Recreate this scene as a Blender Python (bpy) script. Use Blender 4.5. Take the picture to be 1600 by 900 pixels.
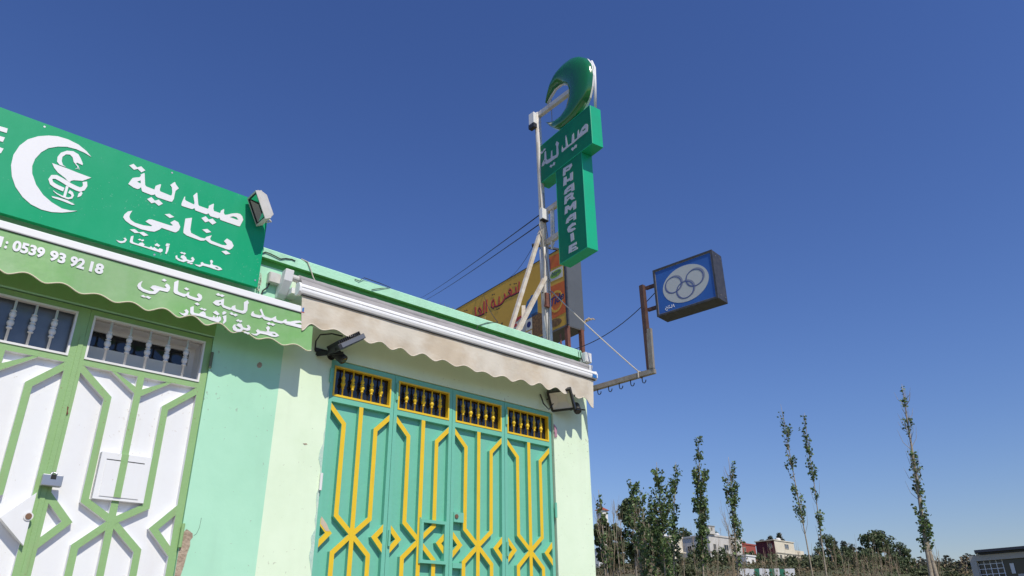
import bpy, math, random
from mathutils import Matrix, Vector
from mathutils.geometry import tessellate_polygon

for o in list(bpy.data.objects):
    bpy.data.objects.remove(o)
scene = bpy.context.scene
col = scene.collection
R_ = math.radians

# ------------------------------------------------------------------ camera
cam_data = bpy.data.cameras.new('camera')
cam_data.sensor_width = 36.0
cam_data.lens = 1185.0 / 1600.0 * 36.0
cam_data.clip_end = 3000.0
cam = bpy.data.objects.new('camera', cam_data)
col.objects.link(cam)
rot = Matrix(((0.74855229, -0.2764063, -0.60271803),
              (-0.66298109, -0.32735236, -0.67327298),
              (-0.01120428, 0.90357069, -0.42829251)))
cam.matrix_world = Matrix.Translation((0, 0, 1.6)) @ rot.to_4x4()
scene.camera = cam

# ------------------------------------------------------------------ sky and sun
SUN_FROM = Vector((-0.18, -1.0, 1.25)).normalized()
sun_el = math.asin(SUN_FROM.z)
world = bpy.data.worlds.new('World')
scene.world = world
world.use_nodes = True
wn = world.node_tree.nodes
sky = wn.new('ShaderNodeTexSky')
sky.sky_type = 'NISHITA'
sky.sun_disc = False
sky.sun_elevation = sun_el
sky.sun_rotation = math.atan2(SUN_FROM.x, SUN_FROM.y)
sky.altitude = 100.0
sky.air_density = 1.7
sky.dust_density = 0.0
sky.ozone_density = 6.0
bg = wn['Background']
bg.inputs['Strength'].default_value = 0.127
gam = wn.new('ShaderNodeGamma'); gam.inputs['Gamma'].default_value = 1.3     # the phone's deeper blue
tint = wn.new('ShaderNodeMix'); tint.data_type = 'RGBA'; tint.blend_type = 'MULTIPLY'
tint.inputs['Factor'].default_value = 1.0
tint.inputs['B'].default_value = (0.472, 0.466, 0.640, 1)
world.node_tree.links.new(sky.outputs[0], gam.inputs['Color'])
world.node_tree.links.new(gam.outputs[0], tint.inputs['A'])
world.node_tree.links.new(tint.outputs['Result'], bg.inputs['Color'])

sun_data = bpy.data.lights.new('sun', 'SUN')
sun_data.energy = 5.0
sun_data.angle = R_(0.53)
sun_data.color = (1.0, 0.93, 0.79)
sun = bpy.data.objects.new('sun', sun_data)
col.objects.link(sun)
sun.rotation_euler = (-SUN_FROM).to_track_quat('-Z', 'Y').to_euler()
sun.location = (-3, -20, 30)

scene.view_settings.view_transform = 'Standard'
scene.view_settings.look = 'None'
scene.view_settings.exposure = -0.3
scene.view_settings.gamma = 1.0

# ------------------------------------------------------------------ materials
MATS = {}
def mat(name, rgb, rough=0.6, var=0.0, scale=8.0, rgb2=None, amt=0.35, bump=0.0, bscale=60.0, metal=0.0,
        spec=0.5, coat=0.0, trans=0.0, stretch=(1, 1, 1), island=0.0, thresh=(0.35, 0.65), streak=None, speck=None):
    """procedural painted / plastered / fabric surface: base colour, blotches of rgb2, fine relief"""
    if name in MATS:
        return MATS[name]
    m = bpy.data.materials.new(name)
    m.use_nodes = True
    nt = m.node_tree; N = nt.nodes; L = nt.links
    b = N['Principled BSDF']
    b.inputs['Roughness'].default_value = rough
    b.inputs['Metallic'].default_value = metal
    b.inputs['Specular IOR Level'].default_value = spec
    b.inputs['Coat Weight'].default_value = coat
    tc = N.new('ShaderNodeTexCoord')
    mp = N.new('ShaderNodeMapping'); mp.inputs['Scale'].default_value = stretch
    L.new(tc.outputs['Object'], mp.inputs[0])
    base = (*rgb, 1)
    out = None
    if rgb2 is not None or var > 0:
        no = N.new('ShaderNodeTexNoise'); no.inputs['Scale'].default_value = scale
        no.inputs['Detail'].default_value = 6; no.inputs['Roughness'].default_value = 0.62
        L.new(mp.outputs[0], no.inputs['Vector'])
        cr = N.new('ShaderNodeValToRGB')
        cr.color_ramp.elements[0].position = thresh[0]; cr.color_ramp.elements[1].position = thresh[1]
        L.new(no.outputs[0], cr.inputs[0])
        c2 = rgb2 if rgb2 is not None else tuple(c * (1 - var) for c in rgb)
        mx = N.new('ShaderNodeMix'); mx.data_type = 'RGBA'
        mx.inputs['A'].default_value = base; mx.inputs['B'].default_value = (*c2, 1)
        mul = N.new('ShaderNodeMath'); mul.operation = 'MULTIPLY'; mul.inputs[1].default_value = amt
        L.new(cr.outputs[0], mul.inputs[0]); L.new(mul.outputs[0], mx.inputs['Factor'])
        out = mx.outputs['Result']
        rr = N.new('ShaderNodeMapRange'); rr.inputs['To Min'].default_value = rough * 0.9; rr.inputs['To Max'].default_value = min(1, rough * 1.2)
        L.new(no.outputs[0], rr.inputs[0]); L.new(rr.outputs[0], b.inputs['Roughness'])
    if streak is not None:                      # vertical dirt runs
        mp2 = N.new('ShaderNodeMapping'); mp2.inputs['Scale'].default_value = streak[1]
        L.new(tc.outputs['Object'], mp2.inputs[0])
        n2 = N.new('ShaderNodeTexNoise'); n2.inputs['Scale'].default_value = 1.0; n2.inputs['Detail'].default_value = 5
        L.new(mp2.outputs[0], n2.inputs['Vector'])
        c2r = N.new('ShaderNodeValToRGB'); c2r.color_ramp.elements[0].position = 0.52; c2r.color_ramp.elements[1].position = 0.78
        L.new(n2.outputs[0], c2r.inputs[0])
        m2 = N.new('ShaderNodeMath'); m2.operation = 'MULTIPLY'; m2.inputs[1].default_value = streak[2]
        L.new(c2r.outputs[0], m2.inputs[0])
        mx2 = N.new('ShaderNodeMix'); mx2.data_type = 'RGBA'
        if out is None: mx2.inputs['A'].default_value = base
        else: L.new(out, mx2.inputs['A'])
        mx2.inputs['B'].default_value = (*streak[0], 1)
        L.new(m2.outputs[0], mx2.inputs['Factor'])
        out = mx2.outputs['Result']
    if speck is not None:                       # small chips, specks and scuffs: (colour, scale, threshold, strength)
        n3 = N.new('ShaderNodeTexNoise'); n3.inputs['Scale'].default_value = speck[1]; n3.inputs['Detail'].default_value = 3
        L.new(tc.outputs['Object'], n3.inputs['Vector'])
        n4 = N.new('ShaderNodeTexNoise'); n4.inputs['Scale'].default_value = 1.7; n4.inputs['Detail'].default_value = 2
        L.new(tc.outputs['Object'], n4.inputs['Vector'])
        ad = N.new('ShaderNodeMath'); ad.operation = 'MULTIPLY_ADD'; ad.inputs[1].default_value = 0.35; L.new(n4.outputs[0], ad.inputs[0]); L.new(n3.outputs[0], ad.inputs[2])
        c3 = N.new('ShaderNodeValToRGB'); c3.color_ramp.elements[0].position = speck[2]; c3.color_ramp.elements[1].position = speck[2] + 0.03
        L.new(ad.outputs[0], c3.inputs[0])
        m3 = N.new('ShaderNodeMath'); m3.operation = 'MULTIPLY'; m3.inputs[1].default_value = speck[3]; L.new(c3.outputs[0], m3.inputs[0])
        mx3 = N.new('ShaderNodeMix'); mx3.data_type = 'RGBA'
        if out is None: mx3.inputs['A'].default_value = base
        else: L.new(out, mx3.inputs['A'])
        mx3.inputs['B'].default_value = (*speck[0], 1); L.new(m3.outputs[0], mx3.inputs['Factor'])
        out = mx3.outputs['Result']
    if island > 0:
        ge = N.new('ShaderNodeNewGeometry')
        mr = N.new('ShaderNodeMapRange'); mr.inputs['To Min'].default_value = 1 - island; mr.inputs['To Max'].default_value = 1 + island
        L.new(ge.outputs['Random Per Island'], mr.inputs[0])
        hs = N.new('ShaderNodeHueSaturation')
        L.new(mr.outputs[0], hs.inputs['Value'])
        if out is None: hs.inputs['Color'].default_value = base
        else: L.new(out, hs.inputs['Color'])
        out = hs.outputs[0]
    if out is None: b.inputs['Base Color'].default_value = base
    else: L.new(out, b.inputs['Base Color'])
    if bump > 0:
        nb = N.new('ShaderNodeTexNoise'); nb.inputs['Scale'].default_value = bscale; nb.inputs['Detail'].default_value = 5
        L.new(mp.outputs[0], nb.inputs['Vector'])
        bu = N.new('ShaderNodeBump'); bu.inputs['Strength'].default_value = min(1.0, bump); bu.inputs['Distance'].default_value = 0.01
        L.new(nb.outputs[0], bu.inputs['Height']); L.new(bu.outputs[0], b.inputs['Normal'])
    if trans > 0:
        tr = N.new('ShaderNodeBsdfTranslucent')
        if out is None: tr.inputs['Color'].default_value = base
        else: L.new(out, tr.inputs['Color'])
        ms = N.new('ShaderNodeMixShader'); ms.inputs[0].default_value = trans
        L.new(b.outputs[0], ms.inputs[1]); L.new(tr.outputs[0], ms.inputs[2])
        L.new(ms.outputs[0], N['Material Output'].inputs['Surface'])
    MATS[name] = m
    return m

mint = mat('mint_plaster', (0.45, 0.79, 0.58), 0.85, rgb2=(0.375, 0.70, 0.50), scale=2.2, amt=0.6, bump=0.06, bscale=35, streak=((0.30, 0.50, 0.38), (7, 7, 0.9), 0.22), speck=((0.30, 0.36, 0.28), 38, 0.885, 0.55))
pale = mat('pale_plaster', (0.77, 0.91, 0.69), 0.85, rgb2=(0.66, 0.81, 0.58), scale=2.0, amt=0.6, bump=0.06, bscale=35, streak=((0.55, 0.62, 0.45), (7, 7, 0.8), 0.22), speck=((0.42, 0.45, 0.33), 38, 0.885, 0.55))
cornice_m = mat('cornice_paint', (0.44, 0.79, 0.56), 0.75, rgb2=(0.38, 0.70, 0.48), scale=3, amt=0.5, bump=0.3, bscale=50, streak=((0.28, 0.40, 0.30), (14, 14, 2), 0.3))
cornice_shade_green = mat('cornice_soffit_shade', (0.10, 0.42, 0.10), 0.6, var=0.25, scale=6, bump=0.2)  # dark green carries the shade of the underside and the wall below it
bare = mat('bare_cement', (0.50, 0.40, 0.30), 0.95, rgb2=(0.34, 0.26, 0.19), scale=22, amt=0.9, bump=1.0, bscale=60)
concrete = mat('concrete', (0.36, 0.34, 0.30), 0.9, var=0.35, scale=3, bump=0.5, bscale=30)
sign_green = mat('sign_green', (0.004, 0.355, 0.155), 0.38, rgb2=(0.022, 0.375, 0.19), scale=2.5, amt=0.6, spec=0.2, streak=((0.05, 0.42, 0.23), (9, 9, 1.2), 0.2), speck=((0.30, 0.52, 0.42), 70, 0.90, 0.35))
sign_white = mat('vinyl_white', (0.82, 0.82, 0.84), 0.4, var=0.06, scale=5)
letter_grey = mat('vinyl_pale', (0.60, 0.60, 0.63), 0.45, var=0.08, scale=9)
proj_green = mat('lightbox_green', (0.012, 0.44, 0.215), 0.3, rgb2=(0.02, 0.36, 0.18), scale=4, amt=0.5)
face_green = mat('lightbox_face', (0.006, 0.215, 0.095), 0.35, rgb2=(0.01, 0.17, 0.08), scale=4, amt=0.5, spec=0.25)  # darker copy of the side green: the face's shade is in the colour
dome_green = mat('acrylic_green', (0.008, 0.17, 0.035), 0.12, rgb2=(0.02, 0.13, 0.05), scale=12, amt=0.6, coat=0.6, stretch=(1, 1, 0.3))
white_paint = mat('white_enamel', (0.80, 0.80, 0.80), 0.42, rgb2=(0.70, 0.69, 0.66), scale=5, amt=0.35, streak=((0.55, 0.50, 0.45), (16, 16, 2), 0.25))
gate_white = mat('gate_white', (0.82, 0.835, 0.84), 0.45, rgb2=(0.76, 0.76, 0.77), scale=3, amt=0.5, bump=0.05, bscale=25, streak=((0.66, 0.62, 0.58), (13, 13, 1.5), 0.22), speck=((0.50, 0.44, 0.38), 50, 0.905, 0.5))
gate_green = mat('gate_green', (0.285, 0.475, 0.20), 0.5, rgb2=(0.24, 0.42, 0.165), scale=6, amt=0.5, bump=0.15, bscale=80, streak=((0.33, 0.25, 0.15), (24, 24, 5), 0.22), speck=((0.26, 0.17, 0.10), 60, 0.90, 0.7))
teal = mat('door_teal', (0.175, 0.525, 0.385), 0.45, rgb2=(0.15, 0.48, 0.345), scale=5, amt=0.5, bump=0.12, bscale=40, streak=((0.22, 0.50, 0.40), (22, 22, 2.5), 0.35), speck=((0.34, 0.42, 0.36), 55, 0.90, 0.6))
yellow = mat('door_yellow', (0.83, 0.56, 0.018), 0.45, rgb2=(0.75, 0.49, 0.02), scale=9, amt=0.5, streak=((0.5, 0.32, 0.05), (25, 25, 6), 0.3), speck=((0.42, 0.30, 0.12), 60, 0.895, 0.6))
awn_green = mat('awning_green_vinyl', (0.225, 0.49, 0.155), 0.40, rgb2=(0.37, 0.56, 0.30), scale=2.6, amt=0.75, bump=0.35, bscale=9, trans=0.14, streak=((0.42, 0.62, 0.38), (6, 6, 1.8), 0.35))
awn_trim = mat('awning_trim', (0.72, 0.66, 0.48), 0.7)
tan = mat('awning_beige_canvas', (0.73, 0.67, 0.57), 0.85, rgb2=(0.58, 0.475, 0.345), scale=2.6, amt=0.75, thresh=(.42,.62), bump=0.2, bscale=25, trans=0.10, stretch=(1, 1, 1.6), streak=((0.42, 0.31, 0.20), (4, 4, 2.2), 0.42))
tan_trim = mat('canvas_trim', (0.70, 0.63, 0.52), 0.8)
grey_canvas = mat('rolled_canvas', (0.36, 0.345, 0.34), 0.9, rgb2=(0.26, 0.25, 0.25), scale=8, amt=0.6, bump=0.4, bscale=25)
pvc = mat('pvc_white', (0.88, 0.88, 0.87), 0.35, var=0.05, scale=4)
lightgrey = mat('light_grey_plastic', (0.62, 0.61, 0.58), 0.5, rgb2=(0.5, 0.47, 0.42), scale=14, amt=0.6)
dark_metal = mat('dark_metal', (0.025, 0.026, 0.028), 0.45, var=0.3, scale=20)
led_grey = mat('lamp_lens', (0.16, 0.17, 0.19), 0.3, var=0.15, scale=20)
reflector = mat('lamp_reflector', (0.72, 0.69, 0.63), 0.4, var=0.15, scale=15)
lamp_mirror = mat('lamp_glass', (0.75, 0.78, 0.76), 0.12, metal=1.0)
black = mat('black_rubber', (0.012, 0.012, 0.013), 0.6)
glass_dark = mat('dark_glass', (0.014, 0.017, 0.022), 0.06, spec=0.6)
glass_frost = mat('dusty_glass', (0.10, 0.125, 0.16), 0.18, rgb2=(0.20, 0.23, 0.26), scale=3, amt=0.6, spec=0.6)
steel = mat('steel', (0.45, 0.46, 0.48), 0.35, metal=0.8, var=0.2, scale=30)
rust = mat('rusty_paint', (0.21, 0.075, 0.05), 0.8, rgb2=(0.12, 0.055, 0.035), scale=18, amt=0.8, bump=0.4)
post_brown = mat('brown_post', (0.075, 0.034, 0.028), 0.6, rgb2=(0.13, 0.075, 0.055), scale=14, amt=0.5, bump=0.2)
galv = mat('galvanised', (0.33, 0.31, 0.28), 0.6, rgb2=(0.22, 0.17, 0.12), scale=12, amt=0.7, metal=0.3)
mast_white = mat('mast_white', (0.74, 0.72, 0.68), 0.5, rgb2=(0.50, 0.42, 0.33), scale=8, amt=0.5, bump=0.1, streak=((0.33, 0.19, 0.11), (18, 18, 3), 0.5))
strut_cream = mat('strut_cream', (0.66, 0.61, 0.53), 0.6, rgb2=(0.42, 0.28, 0.16), scale=12, amt=0.6)
cable_black = mat('cable_black', (0.02, 0.02, 0.022), 0.6)
rope_m = mat('rope', (0.55, 0.50, 0.42), 0.9)
blue = mat('sign_blue', (0.028, 0.10, 0.36), 0.35, rgb2=(0.04, 0.13, 0.40), scale=4, amt=0.5)
blue_frame = mat('sign_frame_black', (0.030, 0.030, 0.036), 0.5, rgb2=(0.09, 0.09, 0.10), scale=25, amt=0.5)
oval_grey = mat('oval_pale', (0.44, 0.46, 0.47), 0.5, var=0.1, scale=10)
ring_blue = mat('ring_blue', (0.055, 0.085, 0.26), 0.5)
ring_shade = mat('ring_grey', (0.20, 0.22, 0.30), 0.5)
bb_yellow = mat('board_yellow', (0.74, 0.42, 0.045), 0.6, rgb2=(0.64, 0.36, 0.05), scale=1.6, amt=0.8)
bb_red = mat('print_red', (0.56, 0.06, 0.04), 0.6)
bb_black = mat('print_black', (0.03, 0.022, 0.03), 0.6)
bb_orange = mat('print_orange', (0.66, 0.115, 0.02), 0.6, rgb2=(0.72, 0.20, 0.03), scale=6, amt=0.7)
bb_purple = mat('print_purple', (0.10, 0.04, 0.15), 0.6)
bb_lime = mat('print_lime', (0.25, 0.42, 0.04), 0.6)
bb_cream = mat('print_cream', (0.70, 0.66, 0.56), 0.6)
bb_blue = mat('print_blue', (0.035, 0.12, 0.30), 0.5, rgb2=(0.08, 0.24, 0.45), scale=7, amt=0.6)
bb_navy = mat('print_navy', (0.02, 0.03, 0.14), 0.6)
bb_brown = mat('print_brown', (0.30, 0.16, 0.055), 0.7, rgb2=(0.10, 0.05, 0.02), scale=30, amt=0.9)
bb_side = mat('board_side_grey', (0.105, 0.115, 0.125), 0.5, rgb2=(0.07, 0.08, 0.09), scale=3, amt=0.5)
bb_under = mat('board_underside', (0.16, 0.15, 0.14), 0.7)
sticker_blue = mat('sticker_blue', (0.03, 0.16, 0.45), 0.4)
sticker_red = mat('sticker_red', (0.5, 0.04, 0.05), 0.4)
rag_m = mat('faded_pink_rag', (0.50, 0.28, 0.36), 0.9)
bark = mat('poplar_bark', (0.42, 0.36, 0.27), 0.9, rgb2=(0.22, 0.17, 0.12), scale=14, amt=0.7, bump=0.4, bscale=30)
twig = mat('dry_stem', (0.34, 0.27, 0.18), 0.9, rgb2=(0.22, 0.16, 0.10), scale=8, amt=0.7)
leaf_pop = mat('poplar_leaf', (0.125, 0.190, 0.062), 0.5, island=0.6, trans=0.3)
leaf_dark = mat('dark_leaf', (0.074, 0.104, 0.038), 0.7, island=0.45, trans=0.1)
leaf_pine = mat('pine_needle', (0.026, 0.040, 0.022), 0.7, island=0.45)
leaf_wispy = mat('grey_pine_needle', (0.070, 0.076, 0.054), 0.7, island=0.4)
leaf_bush = mat('bush_leaf', (0.095, 0.112, 0.046), 0.7, island=0.5, trans=0.1)
grass_m = mat('dry_undergrowth', (0.16, 0.115, 0.062), 0.9, rgb2=(0.065, 0.082, 0.032), scale=0.10, amt=1.0, thresh=(.42,.56), island=0.5)
ground_m = mat('hill_soil', (0.12, 0.095, 0.055), 0.95, rgb2=(0.07, 0.10, 0.035), scale=0.08, amt=0.9, bump=0.6, bscale=1.5)
pave_m = mat('pavement', (0.35, 0.285, 0.20), 0.9, var=0.3, scale=3, bump=0.4, bscale=40)
asphalt = mat('asphalt', (0.05, 0.05, 0.052), 0.9, var=0.2, scale=6, bump=0.5, bscale=90)
house_grey = mat('grey_render', (0.60, 0.58, 0.54), 0.9, rgb2=(0.44, 0.42, 0.39), scale=0.7, amt=0.7)
house_cream = mat('cream_render', (0.74, 0.68, 0.55), 0.9, rgb2=(0.62, 0.54, 0.40), scale=0.6, amt=0.6)
house_white = mat('white_render', (0.80, 0.79, 0.76), 0.9, rgb2=(0.66, 0.65, 0.61), scale=0.8, amt=0.6)
house_maroon = mat('maroon_render', (0.13, 0.022, 0.034), 0.85, rgb2=(0.10, 0.02, 0.03), scale=1, amt=0.6)
house_red = mat('brick_red_render', (0.34, 0.075, 0.055), 0.9, rgb2=(0.28, 0.06, 0.045), scale=1, amt=0.6)
tile_red = mat('roof_tile_red', (0.30, 0.075, 0.045), 0.9)
green_paint = mat('fence_green', (0.03, 0.19, 0.11), 0.6)
roof_dark = mat('dark_roof_sheet', (0.045, 0.05, 0.065), 0.5, var=0.2, scale=2)
frame_stone = mat('pale_concrete', (0.52, 0.48, 0.41), 0.9, var=0.2, scale=1.5)
sill_m = mat('stone_frame', (0.50, 0.46, 0.38), 0.9, var=0.2, scale=1.5)

# ------------------------------------------------------------------ mesh builder
class MB:
    def __init__(s): s.v = []; s.f = []; s.mi = []
    def face(s, pts, mi=0):
        i = len(s.v); s.v += [tuple(p) for p in pts]; s.f.append(tuple(range(i, i + len(pts)))); s.mi.append(mi)
    def hexa(s, b, t, mi=0):          # b, t: 4 points each, matching order
        i = len(s.v); s.v += [tuple(p) for p in b] + [tuple(p) for p in t]
        fs = [(3, 2, 1, 0), (4, 5, 6, 7)] + [(k, (k + 1) % 4, (k + 1) % 4 + 4, k + 4) for k in range(4)]
        for q in fs: s.f.append(tuple(i + k for k in q)); s.mi.append(mi)
    def box(s, x0, x1, y0, y1, z0, z1, mi=0):
        s.hexa([(x0, y0, z0), (x1, y0, z0), (x1, y1, z0), (x0, y1, z0)], [(x0, y0, z1), (x1, y0, z1), (x1, y1, z1), (x0, y1, z1)], mi)
    def beam(s, a, b, w, h, up=(0, 0, 1), mi=0):
        a = Vector(a); b = Vector(b); d = (b - a).normalized(); u = Vector(up)
        if abs(d.dot(u)) > 0.98: u = Vector((1, 0, 0))
        x = d.cross(u).normalized() * w / 2; y = x.cross(d).normalized() * h / 2
        q = lambda c: [c - x - y, c + x - y, c + x + y, c - x + y]
        s.hexa(q(a), q(b), mi)
    def tube(s, pts, r, n=8, mi=0, cap=True):
        pts = [Vector(p) for p in pts]; m = len(pts)
        rs = r if isinstance(r, (list, tuple)) else [r] * m
        i0 = len(s.v); ref = None
        for k, p in enumerate(pts):
            d = (pts[min(k + 1, m - 1)] - pts[max(k - 1, 0)]).normalized()
            if ref is None:
                ref = Vector((1, 0, 0)) if abs(d.x) < 0.9 else Vector((0, 1, 0))
            x = (ref - d * ref.dot(d)).normalized(); y = d.cross(x); ref = x
            for j in range(n):
                a = 2 * math.pi * j / n
                s.v.append(tuple(p + (x * math.cos(a) + y * math.sin(a)) * rs[k]))
        for k in range(m - 1):
            for j in range(n):
                s.f.append((i0 + k * n + j, i0 + k * n + (j + 1) % n, i0 + (k + 1) * n + (j + 1) % n, i0 + (k + 1) * n + j)); s.mi.append(mi)
        if cap:
            s.f.append(tuple(i0 + j for j in reversed(range(n)))); s.mi.append(mi)
            s.f.append(tuple(i0 + (m - 1) * n + j for j in range(n))); s.mi.append(mi)
    def lathe(s, cx, cy, prof, n=10, mi=0):     # prof: [(r, z)] bottom to top
        s.tube([(cx, cy, z) for r, z in prof], [r for r, z in prof], n, mi)
    def prism(s, loops, fn, d0, d1, mi=0, mside=None):
        """flat outline (with holes) in (u,v); fn(u,v,depth) -> point; front at d0, back at d1"""
        mside = mi if mside is None else mside
        flat = [p for lp in loops for p in lp]
        tris = tessellate_polygon([[Vector((p[0], p[1], 0)) for p in lp] for lp in loops])
        i0 = len(s.v); s.v += [tuple(fn(p[0], p[1], d0)) for p in flat]
        i1 = len(s.v); s.v += [tuple(fn(p[0], p[1], d1)) for p in flat]
        for t in tris:
            s.f.append(tuple(i0 + k for k in t)); s.mi.append(mi)
            s.f.append(tuple(i1 + k for k in reversed(t))); s.mi.append(mi)
        o = 0
        for lp in loops:
            n = len(lp)
            for k in range(n):
                a, b = o + k, o + (k + 1) % n
                s.f.append((i0 + a, i0 + b, i1 + b, i1 + a)); s.mi.append(mside)
            o += n
    def build(s, name, mats, parent=None, smooth=False, bevel=0.0, fix=True):
        me = bpy.data.meshes.new(name)
        me.from_pydata(s.v, [], s.f)
        mats = mats if isinstance(mats, (list, tuple)) else [mats]
        for m in mats: me.materials.append(m)
        me.polygons.foreach_set('material_index', s.mi)
        if smooth: me.polygons.foreach_set('use_smooth', [True] * len(me.polygons))
        me.update()
        if fix:
            import bmesh
            bm = bmesh.new(); bm.from_mesh(me)
            bmesh.ops.recalc_face_normals(bm, faces=bm.faces); bm.to_mesh(me); bm.free()
        o = bpy.data.objects.new(name, me); col.objects.link(o)
        if parent is not None: put(o, parent)
        if bevel > 0:
            b = o.modifiers.new('bevel', 'BEVEL'); b.width = bevel; b.segments = 2; b.limit_method = 'ANGLE'
        return o

ORIGIN = {}
def put(o, parent):
    """parent while keeping world-space vertex positions (parents are never rotated)"""
    o.parent = parent
    off = ORIGIN.get(parent.name, Vector((0, 0, 0)))
    o.location = -off
def thing(name, label, cat, loc=(0, 0, 0), group=None):
    e = bpy.data.objects.new(name, None); e.empty_display_size = 0.2
    e.location = loc; col.objects.link(e); ORIGIN[e.name] = Vector(loc)
    return tag(e, label, cat, group)
def tag(o, label, cat, group=None):
    o['label'] = label; o['category'] = cat
    if group: o['group'] = group
    return o
ORD = ['first', 'second', 'third', 'fourth', 'fifth', 'sixth', 'seventh', 'eighth', 'ninth', 'tenth', 'eleventh', 'twelfth', 'thirteenth', 'fourteenth', 'fifteenth', 'sixteenth', 'seventeenth', 'eighteenth', 'nineteenth',
       'twentieth'] + ['twenty-' + w for w in ('first', 'second', 'third', 'fourth', 'fifth', 'sixth', 'seventh', 'eighth', 'ninth')] + ['thirtieth'] + ['thirty-' + w for w in ('first', 'second', 'third', 'fourth', 'fifth', 'sixth', 'seventh', 'eighth', 'ninth')]
def structure(o): o['kind'] = 'structure'; return o
def sm(a, b, x):
    t = min(1.0, max(0.0, (x - a) / (b - a))); return t * t * (3 - 2 * t)
def strip(pts, w):
    """mitred outline of a polyline of width w, butt ends"""
    P = [Vector((p[0], p[1])) for p in pts]; n = len(P); Lf = []; Rt = []
    for i in range(n):
        d0 = (P[i] - P[i - 1]).normalized() if i else (P[1] - P[0]).normalized()
        d1 = (P[i + 1] - P[i]).normalized() if i < n - 1 else d0
        n0 = Vector((-d0.y, d0.x)); n1 = Vector((-d1.y, d1.x)); m = (n0 + n1).normalized()
        k = w / 2 / max(0.3, m.dot(n0))
        Lf.append(P[i] + m * k); Rt.append(P[i] - m * k)
    return [tuple(p) for p in Lf + Rt[::-1]]
def clipx(poly, x0, x1):
    def cut(pl, f, g):
        out = []
        for i in range(len(pl)):
            a, b = pl[i - 1], pl[i]; ia, ib = f(a) >= 0, f(b) >= 0
            if ia != ib:
                t = f(a) / (f(a) - f(b)); out.append((a[0] + (b[0] - a[0]) * t, a[1] + (b[1] - a[1]) * t))
            if ib: out.append(b)
        return out
    pl = cut(poly, lambda p: p[0] - x0, 0); return cut(pl, lambda p: x1 - p[0], 0)
FY = lambda y: (lambda u, v, d: (u, y + d, v))
def text_mesh(name, body, size, mtl, parent, fn, shear=0.0, offset=0.0, align='LEFT', fit=None):
    cu = bpy.data.curves.new(name, 'FONT'); cu.body = body; cu.size = size; cu.shear = shear; cu.offset = offset
    cu.align_x = align; cu.resolution_u = 4
    t = bpy.data.objects.new(name, cu); col.objects.link(t)
    dg = bpy.context.evaluated_depsgraph_get(); me = bpy.data.meshes.new_from_object(t.evaluated_get(dg))
    bpy.data.objects.remove(t); bpy.data.curves.remove(cu)
    me.name = name
    if fit:       # stretch to the given span along the line
        a = min(v.co.x for v in me.vertices); b = max(v.co.x for v in me.vertices)
        for v in me.vertices: v.co.x = fit[0] + (v.co.x - a) / (b - a) * (fit[1] - fit[0])
    for v in me.vertices: v.co = fn(v.co.x, v.co.y)
    me.materials.clear(); me.materials.append(mtl)
    for p in me.polygons: p.material_index = 0
    o = bpy.data.objects.new(name, me); col.objects.link(o)
    if parent is not None: put(o, parent)
    return o

# ------------------------------------------------------------------ terrain, road, pavement
def ground_h(x, y):
    r = math.hypot(x, y); a = math.degrees(math.atan2(y, x))
    side = sm(19, 33, a) * 0.14 + 0.86 - 0.2 * (1 - sm(-10, 12, a))
    side *= 1 - sm(100, 140, abs(a - 20))
    return (3.6 * sm(18, 70, r) + 8.0 * sm(62, 120, r) + 5.5 * sm(115, 175, r) + 6 * sm(180, 420, r)) * side
def make_ground():
    m = MB(); rings = [0, 4, 8, 12, 16, 20, 25, 30, 36, 42, 50, 58, 66, 74, 82, 90, 98, 106, 114, 122, 132, 142, 154, 168, 184, 210, 250, 320, 420, 600, 1000, 1800]
    NA = 144
    rnd = random.Random(3)
    for r in rings:
        for k in range(NA):
            a = 2 * math.pi * k / NA; x = r * math.cos(a); y = r * math.sin(a)
            j = 0.0 if r < 22 else 0.18 * math.sin(x * .31 + y * .17) + 0.12 * rnd.uniform(-1, 1)
            m.v.append((x, y, ground_h(x, y) - 0.02 + j))
    for i in range(len(rings) - 1):
        for k in range(NA):
            k2 = (k + 1) % NA
            m.f.append((i * NA + k, (i + 1) * NA + k, (i + 1) * NA + k2, i * NA + k2)); m.mi.append(0)
    structure(m.build('ground', ground_m, smooth=True, fix=False))
make_ground()
m = MB(); m.box(-14, 7.4, -1.5, 13.0, -0.05, 0.14); structure(m.build('pavement', pave_m))  # out of view; widened and given a warm tone to bounce light onto the facade
m = MB(); m.box(-30, 15, -9.5, -1.51, -0.05, -0.002); structure(m.build('road', asphalt))

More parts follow.
